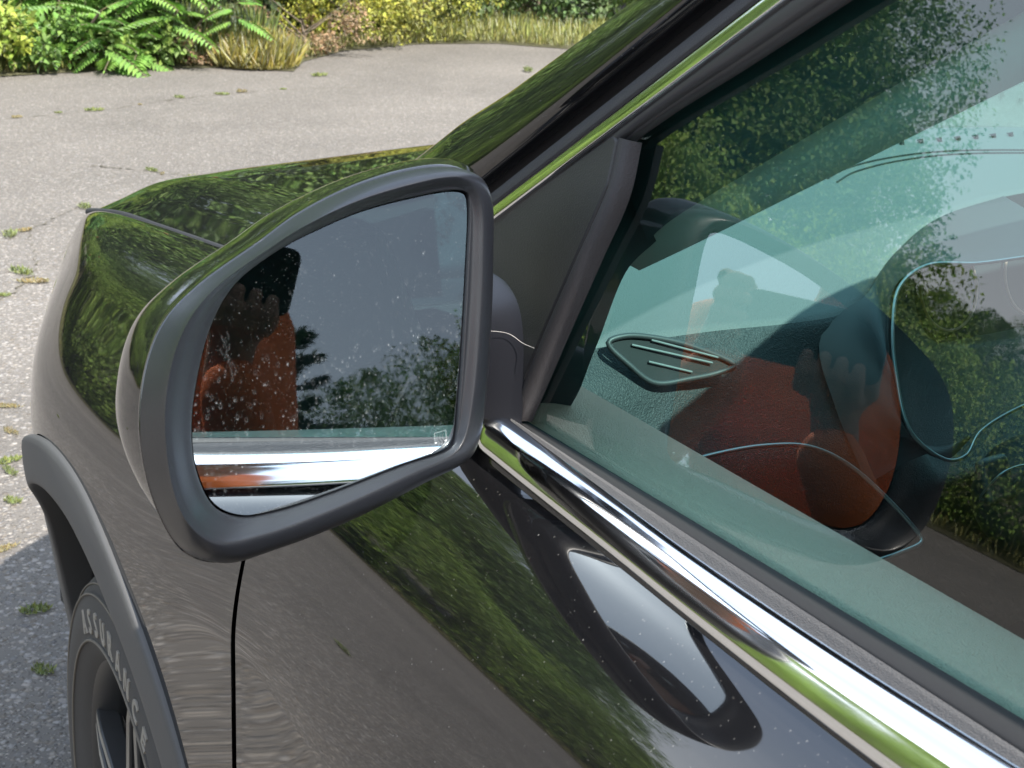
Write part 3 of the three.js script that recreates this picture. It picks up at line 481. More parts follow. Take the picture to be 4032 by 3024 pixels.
// --- window surround
const LINE = (b, z) => 1 * b + 0.654 * z;          // height of a line parallel to the chrome at length z
const cu = (b) => [-0.17, -0.1, 0, 0.1, 0.2, 0.27].map((z) => [LINE(b, z), z]).concat(ROOF.map(([y, z]) => [y - 0.028 + (b - 1.24), z]));
{
  const A = 1.2399, B = 1.2275;                      // upper and lower edge of the chrome
  const ta = even(wins(cu(A), 0.0055), 140), tb = even(wins(cu(B), 0.0055), 140), tr = [];
  for (let i = 0; i <= 140; i++) { const w = tb[i].clone().sub(ta[i]), dir = w.clone().normalize(), k = w.length() / 0.0102; tr.push(curve([[0, -0.003], [0, 0], [0.0006, 0.0009], [0.0015, 0.0017], [0.0030, 0.0025], [0.0048, 0.0030], [0.0067, 0.0032], [0.0084, 0.0032], [0.0096, 0.0030], [0.0101, 0.0023], [0.0102, -0.003]].map(([d, o]) => ta[i].clone().addScaledVector(dir, d * k).addScaledVector(WN, o)), 36)); }
  const gC = loft(tr);
  part('window_trim', gC, chrome, car); part('window_trim', mirrored(gC), chrome, car);
  const gS = band(wins(cu(1.2631), 0.002), wins(cu(A), 0.004), [[0, -0.004], [0.06, -0.012], [0.46, -0.014], [0.50, -0.002], [0.56, 0.001], [0.95, 0.0025], [1, 0]], WN, 120);
  part('door_seal', gS, rubber, car); part('door_seal', mirrored(gS), rubber, car);
  const lo = [[1.2165, 0.003], [1.2285, 0.0150], [1.2497, 0.0468], [1.2777, 0.0955], [1.3124, 0.1539], [1.347, 0.212], [1.38, 0.275], [1.402, 0.36], [1.424, 0.66], [1.428, 1.1], [1.40, 1.7]];
  const up = [[1.2295, 0.003], [1.2373, 0.0150], [1.2581, 0.0468], [1.29, 0.0955], [1.3282, 0.1539], [1.366, 0.212], [1.397, 0.275], [1.412, 0.36], [1.436, 0.66], [1.440, 1.1], [1.412, 1.7]];
  const gF = band(wins(up, 0.005), wins(lo, 0.003), [[0, 0], [0.1, 0.001], [0.62, 0.0015], [0.68, -0.001], [0.72, -0.002], [0.98, -0.001], [1, -0.006]], WN, 120);
  part('window_frame', gF, satin, car); part('window_frame', mirrored(gF), satin, car);
  // sail panel in front of the glass with its mirror foot, and the upright seal behind it
  const gP = plate([[1.160, -0.1085], [1.2334, 0.0085], [1.2330, 0.0125], [1.2312, 0.0155], [1.208, 0.0153], [1.1654, -0.0009], [1.1198, -0.0183], [1.0661, -0.0365], [1.055, -0.062], [1.052, -0.12], [1.06, -0.215], [1.095, -0.208]], 0.006, 0.008, 0.0022);
  part('sail_panel', gP, black, car); part('sail_panel', mirrored(gP), black, car);
  const gU = band(wins([[1.2325, 0.0135], [1.208, 0.0130], [1.1654, -0.0035], [1.1198, -0.0210], [1.0661, -0.0375]], 0.004), wins([[1.2320, 0.0265], [1.2054, 0.0262], [1.1687, 0.0130], [1.124, -0.0036], [1.0668, -0.0238]], 0.002), [[0, -0.004], [0.08, 0.001], [0.3, 0.0028], [0.6, 0.0030], [0.9, 0.0015], [1, -0.004]], WN, 60);
  part('upright_seal', gU, rubber, car); part('upright_seal', mirrored(gU), rubber, car);
  // belt: glass seal, felt strip, chrome moulding
  const belt = (y0, s, off, z0 = -0.055, z1 = 1.3) => wins([0, 0.05, 0.15, 0.3, 0.5, 0.75, 1].map((t) => { const z = lerp(z0, z1, t); return [y0 + s * z, z]; }), off);
  const gB = band(belt(1.0658, 0.0595, 0.000, -0.032), belt(1.0676, 0.0425, 0.0092, -0.024), [[0, -0.004], [0.1, 0.002], [0.35, 0.0032], [0.6, 0.0022], [0.9, 0.001], [1, -0.002]], WN, 80);
  part('glass_seal', gB, dark, car); part('glass_seal', mirrored(gB), dark, car);
  const crown = (off) => wins([[1.0678, -0.0300], [1.0681, 0.03], [1.0690, 0.10], [1.0697, 0.15], [1.0735, 0.25], [1.0795, 0.3456], [1.0965, 0.60], [1.12, 0.95], [1.144, 1.3]], off);
  const gG = band(belt(1.0682, 0.0425, 0.0090, -0.025), crown(0.0115).map((p) => p.add(V(0, -0.0008, 0))), [[0, 0], [0.15, 0.0012], [0.5, 0.0008], [0.54, 0.0016], [0.6, 0.0006], [1, 0]], WV, 80);
  part('felt_strip', gG, feltMat(), car); part('felt_strip', mirrored(gG), feltMat(), car);
  const a = even(crown(0.0105), 120), cr = [[0, -0.004], [0, 0], [0.0010, 0.0025], [0.00203, 0.0045], [0.0035, 0.0064], [0.0051, 0.0083], [0.0069, 0.0096], [0.0090, 0.01017], [0.0110, 0.01067], [0.0133, 0.01120], [0.0150, 0.01153], [0.0165, 0.0118], [0.0180, 0.01195], [0.0195, 0.0120], [0.0205, 0.0116], [0.0209, 0.0103], [0.0209, 0.002]], rings = [];
  const sect = (i, k, dz) => curve(cr.map(([d, o]) => a[i].clone().addScaledVector(WV, -(0.0104 + (d - 0.0104) * k) * (1 + 0.32 * clamp((a[i].z - 0.13) / 0.25, 0, 1.6))).addScaledVector(WN, 0.002 + (o - 0.002) * k).add(V(0, 0, dz))), 48);
  for (const [k, dz] of [[0.05, -0.0165], [0.45, -0.0155], [0.7, -0.0125], [0.87, -0.008], [0.96, -0.004]]) rings.push(sect(0, k, dz));
  for (let i = 0; i <= 120; i++) rings.push(sect(i, 1, 0));
  const gM = loft(rings); part('belt_moulding', gM, chrome, car); part('belt_moulding', mirrored(gM), chrome, car);
  part('belt_gap', band(belt(1.049, 0.0205, 0.010, -0.25), belt(1.040, 0.0205, 0.011, -0.25), [[0, 0], [1, 0]], WN, 40), dark, car);
  // the glass itself
  const gW = new THREE.ShapeGeometry(new THREE.Shape([[1.045, -0.045], [1.0618, -0.040], [1.2345, 0.0195], [1.2555, 0.0468], [1.2855, 0.0955], [1.3205, 0.1539], [1.356, 0.212], [1.388, 0.275], [1.407, 0.36], [1.43, 0.66], [1.434, 1.1], [1.11, 1.2]].map(([y, z]) => new THREE.Vector2(z, y)))), gp = gW.attributes.position;
  for (let i = 0; i < gp.count; i++) { const q = paneAt(gp.getY(i), gp.getX(i)); gp.setXYZ(i, q.x, q.y, q.z); }
  gW.computeVertexNormals();
  const pane = gW; part('window_glass', pane, glassMat, car); part('window_glass', mirrored(pane), glassMat, car);
}
function feltMat() { return P({ color: lin(0.075, 0.073, 0.073), roughness: 0.95, bumpMap: fineBump, bumpScale: 0.0008 }); }
const rimMat = P({ color: lin(0.0065, 0.0075, 0.0105), roughness: 0.42, specularIntensity: 0.75, clearcoat: 0.25, clearcoatRoughness: 0.22, bumpMap: fineBump, bumpScale: 0.00012 });
const armMat = P({ color: lin(0.010, 0.0105, 0.014), roughness: 0.42 });
// --- door mirror, in its own axes: x across, y up, z towards the driver's eye
const MO = V(-0.99874, 1.11818, 0.00775), MX = V(0.9912, 0, -0.13234), MY = V(-0.02168, 0.98649, -0.16235), MZ = V(0.13056, 0.1638, 0.97782);
const toCar = (x, y, z) => MO.clone().addScaledVector(MX, x).addScaledVector(MY, y).addScaledVector(MZ, z);
{
  const seam = [[0.0943, 0.0958, -0.0118], [0.1035, 0.0906, -0.0122], [0.1085, 0.0795, -0.0124], [0.1066, 0.0479, -0.0123], [0.1024, 0.0136, -0.0121], [0.0960, -0.0231, -0.0119], [0.0892, -0.0460, -0.0116], [0.0823, -0.0546, -0.0113], [0.0484, -0.0610, -0.0099], [-0.0002, -0.0682, -0.0080], [-0.0444, -0.0705, -0.0062], [-0.0723, -0.0695, -0.0051], [-0.0893, -0.0590, -0.0045], [-0.1003, -0.0337, -0.0040], [-0.1033, -0.0001, -0.0039], [-0.0965, 0.0276, -0.0041], [-0.0857, 0.0450, -0.0046], [-0.0668, 0.0584, -0.0053], [-0.0336, 0.0735, -0.0067], [-0.0115, 0.0838, -0.0075], [0.0221, 0.0938, -0.0089], [0.0604, 0.0991, -0.0104], [0.0819, 0.0988, -0.0113]];
  const ridge = [[0.0790, 0.0931, 0.0055], [0.0877, 0.0879, 0.0046], [0.0922, 0.0780, 0.0043], [0.0906, 0.0486, 0.0044], [0.0859, 0.0179, 0.0048], [0.0781, -0.0173, 0.0054], [0.0703, -0.0379, 0.0060], [0.0627, -0.0448, 0.0066], [0.0305, -0.0492, 0.0090], [-0.0172, -0.0541, 0.0127], [-0.0589, -0.0555, 0.0159], [-0.0840, -0.0520, 0.0179], [-0.0968, -0.0394, 0.0188], [-0.1026, -0.0220, 0.0193], [-0.1024, 0.0095, 0.0193], [-0.0960, 0.0318, 0.0187], [-0.0867, 0.0470, 0.0181], [-0.0718, 0.0592, 0.0168], [-0.0418, 0.0728, 0.0145], [-0.0214, 0.0804, 0.0130], [0.0106, 0.0885, 0.0105], [0.0467, 0.0931, 0.0078], [0.0668, 0.0943, 0.0063]];
  const glass = [[0.0792, 0.0863], [0.0845, 0.0841], [0.0855, 0.0775], [0.0819, 0.0494], [0.0772, 0.0189], [0.0706, -0.0190], [0.0650, -0.0414], [0.0604, -0.0441], [0.0333, -0.0458], [-0.0107, -0.0498], [-0.0411, -0.0510], [-0.0608, -0.0487], [-0.0736, -0.0400], [-0.0804, -0.0216], [-0.0801, -0.0002], [-0.0734, 0.0239], [-0.0641, 0.0434], [-0.0511, 0.0578], [-0.0280, 0.0694], [-0.0096, 0.0754], [0.0201, 0.0824], [0.0520, 0.0859], [0.0688, 0.0868]];
  const fine = (a, z) => { const c = new THREE.CatmullRomCurve3(a.map(([x, y, w]) => V(x, y, w ?? z)), true, 'centripetal'), n = a.length * 8, o = []; for (let i = 0; i < n; i++) o.push(c.getPoint(i / n)); return o; };
  const S = fine(seam, -0.006), Q = fine(ridge, 0.016), G = fine(glass, 0), mid = V(0.008, 0.016, 0);
  const grow = (p, k, z) => V(mid.x + (p.x - mid.x) * k, mid.y + (p.y - mid.y) * k, z);
  const sect = S.map((s, i) => { const q = Q[i], g = G[i], h = (t) => lerp(s.z, q.z, t); return curve([V(s.x, s.y, s.z), V(lerp(s.x, q.x, 0.10), lerp(s.y, q.y, 0.10), h(0.42)), V(lerp(s.x, q.x, 0.42), lerp(s.y, q.y, 0.42), h(0.80)), V(lerp(s.x, q.x, 0.8), lerp(s.y, q.y, 0.8), h(0.975)), V(q.x, q.y, q.z), V(lerp(q.x, g.x, 0.22), lerp(q.y, g.y, 0.22), q.z * 0.84), V(lerp(q.x, g.x, 0.62), lerp(q.y, g.y, 0.62), q.z * 0.4), grow(g, 1.016, Math.min(0.0018, q.z * 0.3)), grow(g, 1.012, -0.007)], 48); });
  const rings = []; for (let k = 0; k <= 48; k++) rings.push(sect.map((c) => toCar(c[k].x, c[k].y, c[k].z)));
  const steps = [[1.0, -0.0062], [1.012, -0.0075], [1.026, -0.013], [1.038, -0.024], [1.030, -0.040], [0.985, -0.058], [0.90, -0.074], [0.77, -0.088], [0.58, -0.098], [0.33, -0.104], [0.02, -0.106]];
  const cap = [], kk = curve(steps.map(([k, z]) => V(k, z, 0)), 60);
  for (const { x: k, y: z } of kk) cap.push(S.map((p) => toCar(mid.x + (p.x - mid.x) * (p.x > mid.x ? Math.min(k, 0.992 - 0.9 * Math.max(0, -z - 0.006)) : k) + 0.013 * clamp((-z - 0.006) / 0.016, 0, 1), mid.y + (p.y - mid.y) * k + lerp(-0.1 * Math.max(0, -z - 0.03), 0.30 * Math.max(0, -z - 0.02), THREE.MathUtils.smoothstep(mid.y - p.y, 0.0, 0.075)), z + (p.z + 0.006) * clamp(1 + (z + 0.006) / 0.05, 0, 1))));
  const shell = loft(cap, true), m = part('side_mirror', shell, paint, car);
  const gBez = loft(rings, true); part('mirror_bezel', gBez, rimMat, m, 'satin black rim round the mirror glass');
  const gs = S.map((p) => toCar(p.x, p.y, p.z - 0.0006)), gs2 = S.map((p) => toCar(mid.x + (p.x - mid.x) * 0.985, mid.y + (p.y - mid.y) * 0.985, p.z - 0.0006));
  part('cap_seam', loft([gs, gs2], true), dark, m);
  // glass with dried drops and dust on it
  const T = 1024, dust = new Float32Array(T * T);
  {
    const r = rng(77), put = (x, y, a) => { if (x < 0 || y < 0 || x >= T || y >= T) return; const i = (y | 0) * T + (x | 0); dust[i] = Math.min(1, dust[i] + a); }, soft = (x, y, a, w) => { const e = Math.ceil(w * 2); for (let v = -e; v <= e; v++) for (let u = -e; u <= e; u++) put(x + u, y + v, a * Math.exp(-(u * u + v * v) / (w * w))); };
    for (let k = 0; k < 430; k++) { const low = r() < 0.88, cx = r() * T, cy = low ? T * (0.10 + 0.34 * Math.pow(r(), 0.8)) : T * r(), s = 1.3 + 3.4 * Math.pow(r(), 2.4), q = 1.15 + 0.6 * r(), b = 0.02 + 0.06 * r() * r(); for (let a = 0; a < 26; a++) { const t = a / 26 * 6.28; soft(cx + Math.cos(t) * s, cy + Math.sin(t) * s * q, b * (Math.sin(t) < 0.1 ? 0.55 : 0.2), 1.2); } }
    for (let k = 0; k < 520; k++) soft(r() * T, r() * T, 0.08 + 0.30 * r() * r(), 0.6 + 0.5 * r());
    for (let k = 0; k < 5000; k++) put(r() * T, r() * T * (0.3 + 0.7 * r()), 0.25 * r());
    for (let k = 0; k < 14; k++) { let x = T * (0.13 + 0.03 * r()), y = T * (0.42 + 0.008 * k); for (let j = 0; j < 14; j++) { soft(x, y, 0.025, 1.2); x += r() * 5 - 2.5; y -= 3 * r(); } }
    // heater mark: a square frame with three wavy arrows
    const hx = T * 0.82, hy = T * 0.100, w = 22, line = (x0, y0, x1, y1) => { for (let t = 0; t <= 1; t += 0.02) soft(lerp(x0, x1, t), lerp(y0, y1, t), 0.05, 1.5); };
    line(hx - w, hy - w * 0.6, hx - w, hy + w * 0.8); line(hx - w, hy + w * 0.8, hx + w, hy + w * 0.8); line(hx + w, hy + w * 0.8, hx + w, hy - w * 0.6);
    for (const o of [-0.5, 0, 0.5]) for (let t = 0; t <= 1; t += 0.03) soft(hx + o * w + Math.sin(t * 6.28) * 4, hy - w * 1.1 + t * w * 1.5, 0.06, 1.4);
    line(hx - w, hy - w * 0.6, hx - w * 0.7, hy - w * 0.6); line(hx + w, hy - w * 0.6, hx + w * 0.7, hy - w * 0.6);
  }
  const drops = dataTex(T, T, (d) => { for (let i = 0; i < T * T; i++) { const k = dust[i]; d[i * 4] = lerp(178, 185, k); d[i * 4 + 1] = lerp(200, 185, k); d[i * 4 + 2] = lerp(214, 180, k); d[i * 4 + 3] = 255; } });
  const dirt = dataTex(T, T, (d) => { for (let i = 0; i < T * T; i++) { const k = dust[i]; d[i * 4] = 255; d[i * 4 + 1] = 4 + 90 * k; d[i * 4 + 2] = 255 * (1 - 0.75 * k); d[i * 4 + 3] = 255; } });
  const mm = P({ map: drops, metalness: 1, metalnessMap: dirt, roughness: 1, roughnessMap: dirt });
  const sh = new THREE.Shape(fine(glass, 0).map((p) => new THREE.Vector2(p.x, p.y))), gg = new THREE.ShapeGeometry(sh), uv = gg.attributes.uv;
  for (let i = 0; i < uv.count; i++) uv.setXY(i, (uv.getX(i) + 0.085) / 0.175, (uv.getY(i) + 0.055) / 0.175);
  gg.applyMatrix4(new THREE.Matrix4().makeBasis(MX, MY, MZ).setPosition(MO));
  part('mirror_glass', gg, mm, m, 'tinted mirror glass spotted with dried drops');
  // arm from the housing to the sail panel
  const el = (x, y, z, ry, rz, p = 2.6) => { const o = []; for (let i = 0; i < 40; i++) { const a = i / 40 * 6.2832, c = Math.cos(a), s = Math.sin(a); o.push(V(x, y + ry * Math.sign(s) * Math.pow(Math.abs(s), 2 / p), z + rz * Math.sign(c) * Math.pow(Math.abs(c), 2 / p))); } return o; };
  const onSail = (y, z, ry, rz, off) => el(0, y, z, ry, rz).map((p) => win(p.y, p.z, off));
  const arm = loft([el(-0.975, 1.090, -0.070, 0.020, 0.018), el(-0.935, 1.086, -0.082, 0.022, 0.018), el(-0.912, 1.084, -0.092, 0.023, 0.020), onSail(1.084, -0.102, 0.024, 0.022, 0.014)], true);
  const foot = [], zr = new THREE.CatmullRomCurve3([[1.136, -0.066], [1.126, -0.049], [1.112, -0.038], [1.095, -0.031], [1.078, -0.0255], [1.062, -0.021]].map(([y, z]) => V(0, y, z)));
  for (let k = 0; k <= 30; k++) { const e = zr.getPoint(k / 30), A = Math.sin(Math.min(1, k / 11) * Math.PI / 2), row = []; for (let j = 0; j <= 30; j++) { const t = j / 30, z = lerp(-0.15, e.z, t), u = (e.z - z) / 0.07, bulge = u > 0.62 ? 1 : Math.pow(Math.sin(Math.min(1, u / 0.62) * Math.PI / 2), 1.25); row.push(win(e.y, z, 0.0057 + 0.0175 * A * bulge)); } foot.push(row); }
  foot.push(foot[30].map((p) => p.clone().add(V(0.012, -0.002, 0))));
  part('mirror_foot', loft(foot), armMat, m);
  part('mirror_arm', arm, armMat, m);
  const rm = part('side_mirror', mirrored(shell), paint, car); part('mirror_bezel', mirrored(gBez), rimMat, rm); part('mirror_glass', mirrored(gg), mm, rm); part('mirror_arm', mirrored(arm), satin, rm);
}
// --- inside the cabin
const dashMat = P({ color: lin(0.10, 0.10, 0.10), roughness: 0.8, bumpMap: leatherBump, bumpScale: 0.0004 });
const dashLow = P({ color: lin(0.016, 0.019, 0.021), roughness: 0.6, bumpMap: leatherBump, bumpScale: 0.0006 });
const trimMat = P({ color: lin(0.66, 0.33, 0.26), roughness: 0.6, bumpMap: leatherBump, bumpScale: 0.0006 });
const plastic = P({ color: lin(0.03, 0.03, 0.032), roughness: 0.5 });
const lining = P({ color: lin(0.42, 0.40, 0.37), roughness: 0.9 });
const ventMat = P({ color: lin(0.13, 0.135, 0.135), roughness: 0.5 });
const bright = P({ color: lin(0.34, 0.35, 0.36), metalness: 0.9, roughness: 0.34 });
{
  const X = []; for (let i = 0; i <= 40; i++) X.push(lerp(-0.80, 0.80, i / 40));
  const EX = new THREE.CatmullRomCurve3([[-0.8, -0.1635], [-0.7, -0.1635], [-0.6, -0.160], [-0.53, -0.152], [-0.475, -0.152], [-0.42, -0.176], [-0.36, -0.215], [-0.285, -0.260], [-0.15, -0.325], [0.04, -0.367], [0.2, -0.36], [0.38, -0.29], [0.5, -0.19], [0.6, -0.165], [0.8, -0.1635]].map(([x, z]) => V(x, 0, z))).getPoints(300);
  const zEdge = (x) => { let i = 1; while (i < 300 && EX[i].x < x) i++; const a = EX[i - 1], b = EX[i]; return lerp(a.z, b.z, clamp((x - a.x) / (b.x - a.x), 0, 1)); };
  const yTop = (z) => 1.050 + 0.085 * (-0.1635 - z);
  X.length = 0; for (let i = 0; i <= 130; i++) X.push(lerp(-0.80, 0.80, i / 130));
  const top = X.map((x) => { const a = -0.44 - 0.19 * (1 - (x / 0.8) ** 2), e = zEdge(x), q = []; for (let k = 0; k <= 14; k++) { const z = lerp(a, e - 0.008, k / 14); q.push(V(x, yTop(z), z)); } q.push(V(x, yTop(e - 0.004) - 0.0008, e - 0.003), V(x, yTop(e) - 0.003, e)); return q; });
  part('dash_top', loft(top), dashMat, car);
  const low = X.map((x) => { const e = zEdge(x), w = clamp((-0.1635 - e) / 0.04, 0, 1), y = yTop(e) - 0.003, mix = (a, b, c, d) => V(x, lerp(a, c, w), lerp(b, d, w)); return curve([V(x, y, e), mix(1.042, e + 0.004, y - 0.03, e + 0.003), mix(1.022, -0.138, 0.985, e + 0.012), mix(1.0, -0.127, 0.945, Math.min(-0.17, e + 0.04)), mix(0.975, -0.112, 0.925, -0.15), mix(0.955, -0.10, 0.915, -0.115), V(x, 0.905, -0.096), V(x, 0.87, -0.115), V(x, 0.75, -0.20), V(x, 0.55, -0.30)], 40); });
  part('dash_panel', loft(low), dashLow, car);
  // side air vent
  const v = part('air_vent', tube(pts([[-0.705, 1.052, -0.1565], [-0.692, 1.0555, -0.1555], [-0.663, 1.0515, -0.1485], [-0.635, 1.043, -0.1395], [-0.609, 1.030, -0.128], [-0.623, 1.0265, -0.129], [-0.647, 1.0245, -0.132], [-0.677, 1.0245, -0.137], [-0.693, 1.037, -0.146]]), 0.0022, 90, 8, true).translate(-0.0006, 0.002, 0.0042), plastic, car);
  const back = new THREE.Shape([[-0.0375, 0.014], [-0.022, 0.018], [0.006, 0.0145], [0.035, 0.004], [0.062, -0.011], [0.048, -0.0145], [0.023, -0.017], [-0.008, -0.017], [-0.026, -0.003]].map(([x, y]) => new THREE.Vector2(x, y)));
  const Z = V(-0.15, 0.45, 0.88).normalize(), Xv = V(0, 1, 0).cross(Z).normalize(), Yv = Z.clone().cross(Xv), basis = new THREE.Matrix4().makeBasis(Xv, Yv, Z).setPosition(V(-0.667, 1.0395, -0.1445).addScaledVector(Z, 0.0050));
  part('vent_recess', new THREE.ShapeGeometry(back).applyMatrix4(basis), dark, v);
  for (const [a, b] of [[[-0.688, 1.0495, -0.152], [-0.628, 1.0335, -0.132]], [[-0.672, 1.0515, -0.150], [-0.622, 1.0365, -0.133]], [[-0.678, 1.038, -0.144], [-0.645, 1.0285, -0.134]]]) part('vent_slat', tube([V(...a), V(...a).lerp(V(...b), 0.5), V(...b)], 0.0009, 10, 6).translate(-0.0007, 0.0023, 0.0048), ventMat, v);
  // instrument binnacle, its hood and trim line
  const lip = even(pts([[-0.492, 0.930, -0.085], [-0.508, 0.985, -0.112], [-0.506, 1.030, -0.140], [-0.475, 1.047, -0.151], [-0.42, 1.0495, -0.175], [-0.36, 1.0525, -0.214], [-0.285, 1.0565, -0.259], [-0.15, 1.062, -0.324], [0.0, 1.065, -0.362]]), 70);
  const ringIn = even(pts([[-0.405, 0.962, -0.061], [-0.436, 0.950, -0.059], [-0.465, 0.973, -0.075], [-0.466, 1.015, -0.097], [-0.459, 1.047, -0.112], [-0.445, 1.073, -0.123], [-0.416, 1.087, -0.125], [-0.361, 1.086, -0.116], [-0.25, 1.088, -0.107]]), 70);
  part('instrument_surround', loft([lip, lip.map((p, i) => p.clone().lerp(ringIn[i], 0.35).add(V(0, 0.004, 0))), lip.map((p, i) => p.clone().lerp(ringIn[i], 0.8).add(V(0, 0.003, 0.001))), ringIn, ringIn.map((p) => p.clone().add(V(0.006, -0.004, -0.01)))]), plastic, car);
  const face = part('instrument_face', new THREE.PlaneGeometry(0.30, 0.11).rotateX(-0.3).translate(-0.10, 1.00, -0.290), dark, car);
  const dial = new THREE.TorusGeometry(0.042, 0.0014, 8, 60); dial.rotateX(-0.3); part('dial', mergeGeometries([dial.clone().translate(-0.17, 1.00, -0.284), dial.clone().translate(-0.04, 1.00, -0.284)]), trimMat, face);
  part('instrument_trim', tube(pts([[-0.25, 1.088, -0.105], [-0.311, 1.088, -0.107], [-0.361, 1.086, -0.114], [-0.416, 1.087, -0.123], [-0.445, 1.073, -0.121], [-0.459, 1.047, -0.110], [-0.466, 1.015, -0.095], [-0.465, 0.973, -0.073], [-0.436, 0.950, -0.057], [-0.418, 0.952, -0.054], [-0.399, 0.966, -0.059], [-0.346, 0.982, -0.057], [-0.28, 0.985, -0.055]]), 0.0016, 140, 8), bright, car);
  part('dash_trim', tube(pts([[-0.70, 0.966, -0.112], [-0.646, 0.974, -0.106], [-0.595, 0.976, -0.098], [-0.556, 0.971, -0.089], [-0.523, 0.953, -0.074], [-0.478, 0.903, -0.041], [-0.477, 0.898, -0.038], [-0.499, 0.893, -0.039], [-0.525, 0.890, -0.042], [-0.56, 0.886, -0.045]]), 0.0017, 120, 8), bright, car);
  const b = new RoundedBoxGeometry(0.032, 0.036, 0.010, 4, 0.006); b.rotateX(-0.5); b.translate(-0.436, 0.951, -0.012); const kn = part('mirror_switch', b, plastic, car);
  const ol = tube([[-1, -1], [1, -1], [1, 1], [-1, 1]].map(([x, y]) => V(-0.436 + x * 0.0145, 0.951 + y * 0.0155 * 0.88, -0.008 - y * 0.0155 * 0.48 * -1 + 0.003)), 0.0009, 60, 6, true); part('switch_rim', ol, bright, kn);
  const shroud = new THREE.CapsuleGeometry(0.05, 0.14, 8, 20); shroud.rotateX(1.3); part('column_shroud', shroud.translate(-0.37, 0.94, 0.05), plastic, car);
  const wheelRim = new THREE.TorusGeometry(0.185, 0.016, 16, 90); wheelRim.rotateX(-0.42); const sw = part('steering_wheel', wheelRim.translate(-0.37, 0.97, 0.24), plastic, car);
  const hub = new THREE.SphereGeometry(0.07, 24, 16); hub.scale(1, 0.85, 0.35); hub.rotateX(-0.42); part('wheel_hub', hub.translate(-0.37, 0.965, 0.225), plastic, sw);
  part('wheel_spoke', mergeGeometries([[-0.18, 0.97], [-0.56, 0.97], [-0.37, 0.80]].map(([x, y]) => new THREE.TubeGeometry(new THREE.LineCurve3(V(-0.37, 0.965, 0.22), V(x, y, 0.24 - (0.97 - y) * 0.0 + (y < 0.9 ? 0.07 : 0))), 4, 0.014, 8))), plastic, sw);
  // dash top details: stitched seam, speaker grille, demister slots, sensor
  const onTop = (a, dz, o) => even(a.map(([x, z]) => V(x, yTop(z + dz) + o, z + dz)), 60);
  const seam = [[-0.17, -0.462], [-0.12, -0.487], [-0.02, -0.513], [0.10, -0.52], [0.30, -0.48], [0.5, -0.42]];
  const stitch = (dz) => { const q = onTop(seam, dz, 0.0012), o = []; for (let i = 0; i + 1 < q.length; i++) for (const t of [0, 0.5]) { const p = q[i].clone().lerp(q[i + 1], t), d = q[i + 1].clone().sub(q[i]).multiplyScalar(0.34); o.push(new THREE.TubeGeometry(new THREE.LineCurve3(p, p.clone().add(d)), 1, 0.0011, 5)); } return mergeGeometries(o); };
  part('stitching', mergeGeometries([stitch(0), stitch(0.014)]), plastic, car);
  const gr = new THREE.CircleGeometry(1, 48); gr.rotateX(-Math.PI / 2); gr.scale(0.13, 1, 0.045); gr.translate(0.40, 1.0805, -0.50); part('speaker_grille', gr, plastic, car);
  const slots = []; for (let i = 0; i < 9; i++) { const x = 0.06 + i * 0.035; slots.push(new THREE.ConeGeometry(0.004, 0.010, 3).rotateX(-1.5).translate(x, 1.0865, -0.565)); } part('demister_slot', mergeGeometries(slots), plastic, car);
  part('light_sensor', new THREE.SphereGeometry(0.012, 16, 10).scale(1, 0.6, 1).translate(0.45, 1.083, -0.555), plastic, car);
  // trims along the pillar and the door
  const inner1 = [[1.050, -0.048], [1.0653, -0.040], [1.0749, -0.0355], [1.0958, -0.0301], [1.1085, -0.0263], [1.1513, -0.0137], [1.1733, 0.0080]], fr = [[1.1733, 0.0085], [1.1834, 0.0180], [1.2379, 0.1000], [1.3125, 0.2200], [1.37, 0.315]];
  const outE = [[1.045, -0.088], [1.058, -0.080], [1.065, -0.075], [1.095, -0.060], [1.115, -0.050], [1.165, -0.03], [1.235, -0.018]], outF = [[1.235, -0.018], [1.255, 0.012], [1.303, 0.085], [1.375, 0.194], [1.43, 0.29]];
  const gI = band(wins(outE, -0.013), wins(inner1, -0.040), [[0, 0], [0.5, 0.004], [1, 0]], WN, 30), gJ = band(wins(outF, -0.013), wins(fr, -0.034), [[0, 0], [0.3, 0.004], [0.7, 0.003], [1, 0]], WN, 40);
  part('sail_lining', mergeGeometries([gI, gJ]), plastic, car);
  const gPi = band(wins([[1.1833, 0.0000], [1.1975, 0.0140], [1.2505, 0.0960], [1.3251, 0.2160], [1.385, 0.311]], -0.037), wins([[1.1424, -0.0403], [1.1718, 0.0111], [1.2112, 0.0780], [1.2867, 0.2067], [1.345, 0.306]], -0.065), [[0, 0], [0.2, 0.004], [0.6, 0.008], [0.9, 0.005], [1, -0.004]], WN, 60);
  part('pillar_lining', gPi, lining, car);
  const tz = (s, y0, k) => [-0.16, -0.06, 0.06, 0.2, 0.35, 0.6, 1.1].map((z) => [y0 + k * z, z + s]);
  const gT = band(wins(tz(0, 1.0635, 0.0595), -0.010), wins(tz(-0.03, 1.0495, 0.03), -0.088), [[0, -0.012], [0.03, -0.004], [0.1, 0.001], [0.3, 0.006], [0.6, 0.008], [0.85, 0.006], [0.95, 0.001], [1, -0.010], [1.0, -0.035], [0.97, -0.12]], V(0, 1, 0), 90);
  part('door_top_lining', gT, trimMat, car); part('door_top_lining', mirrored(gT), trimMat, car);
  part('door_lining', loft([wins([-0.2, 0.2, 0.6, 1.1].map((z) => [1.035, z]), -0.084), wins([-0.2, 0.2, 0.6, 1.1].map((z) => [0.95, z]), -0.088), wins([-0.2, 0.2, 0.6, 1.1].map((z) => [0.60, z]), -0.10), wins([-0.2, 0.2, 0.6, 1.1].map((z) => [0.40, z]), -0.10)]), plastic, car);
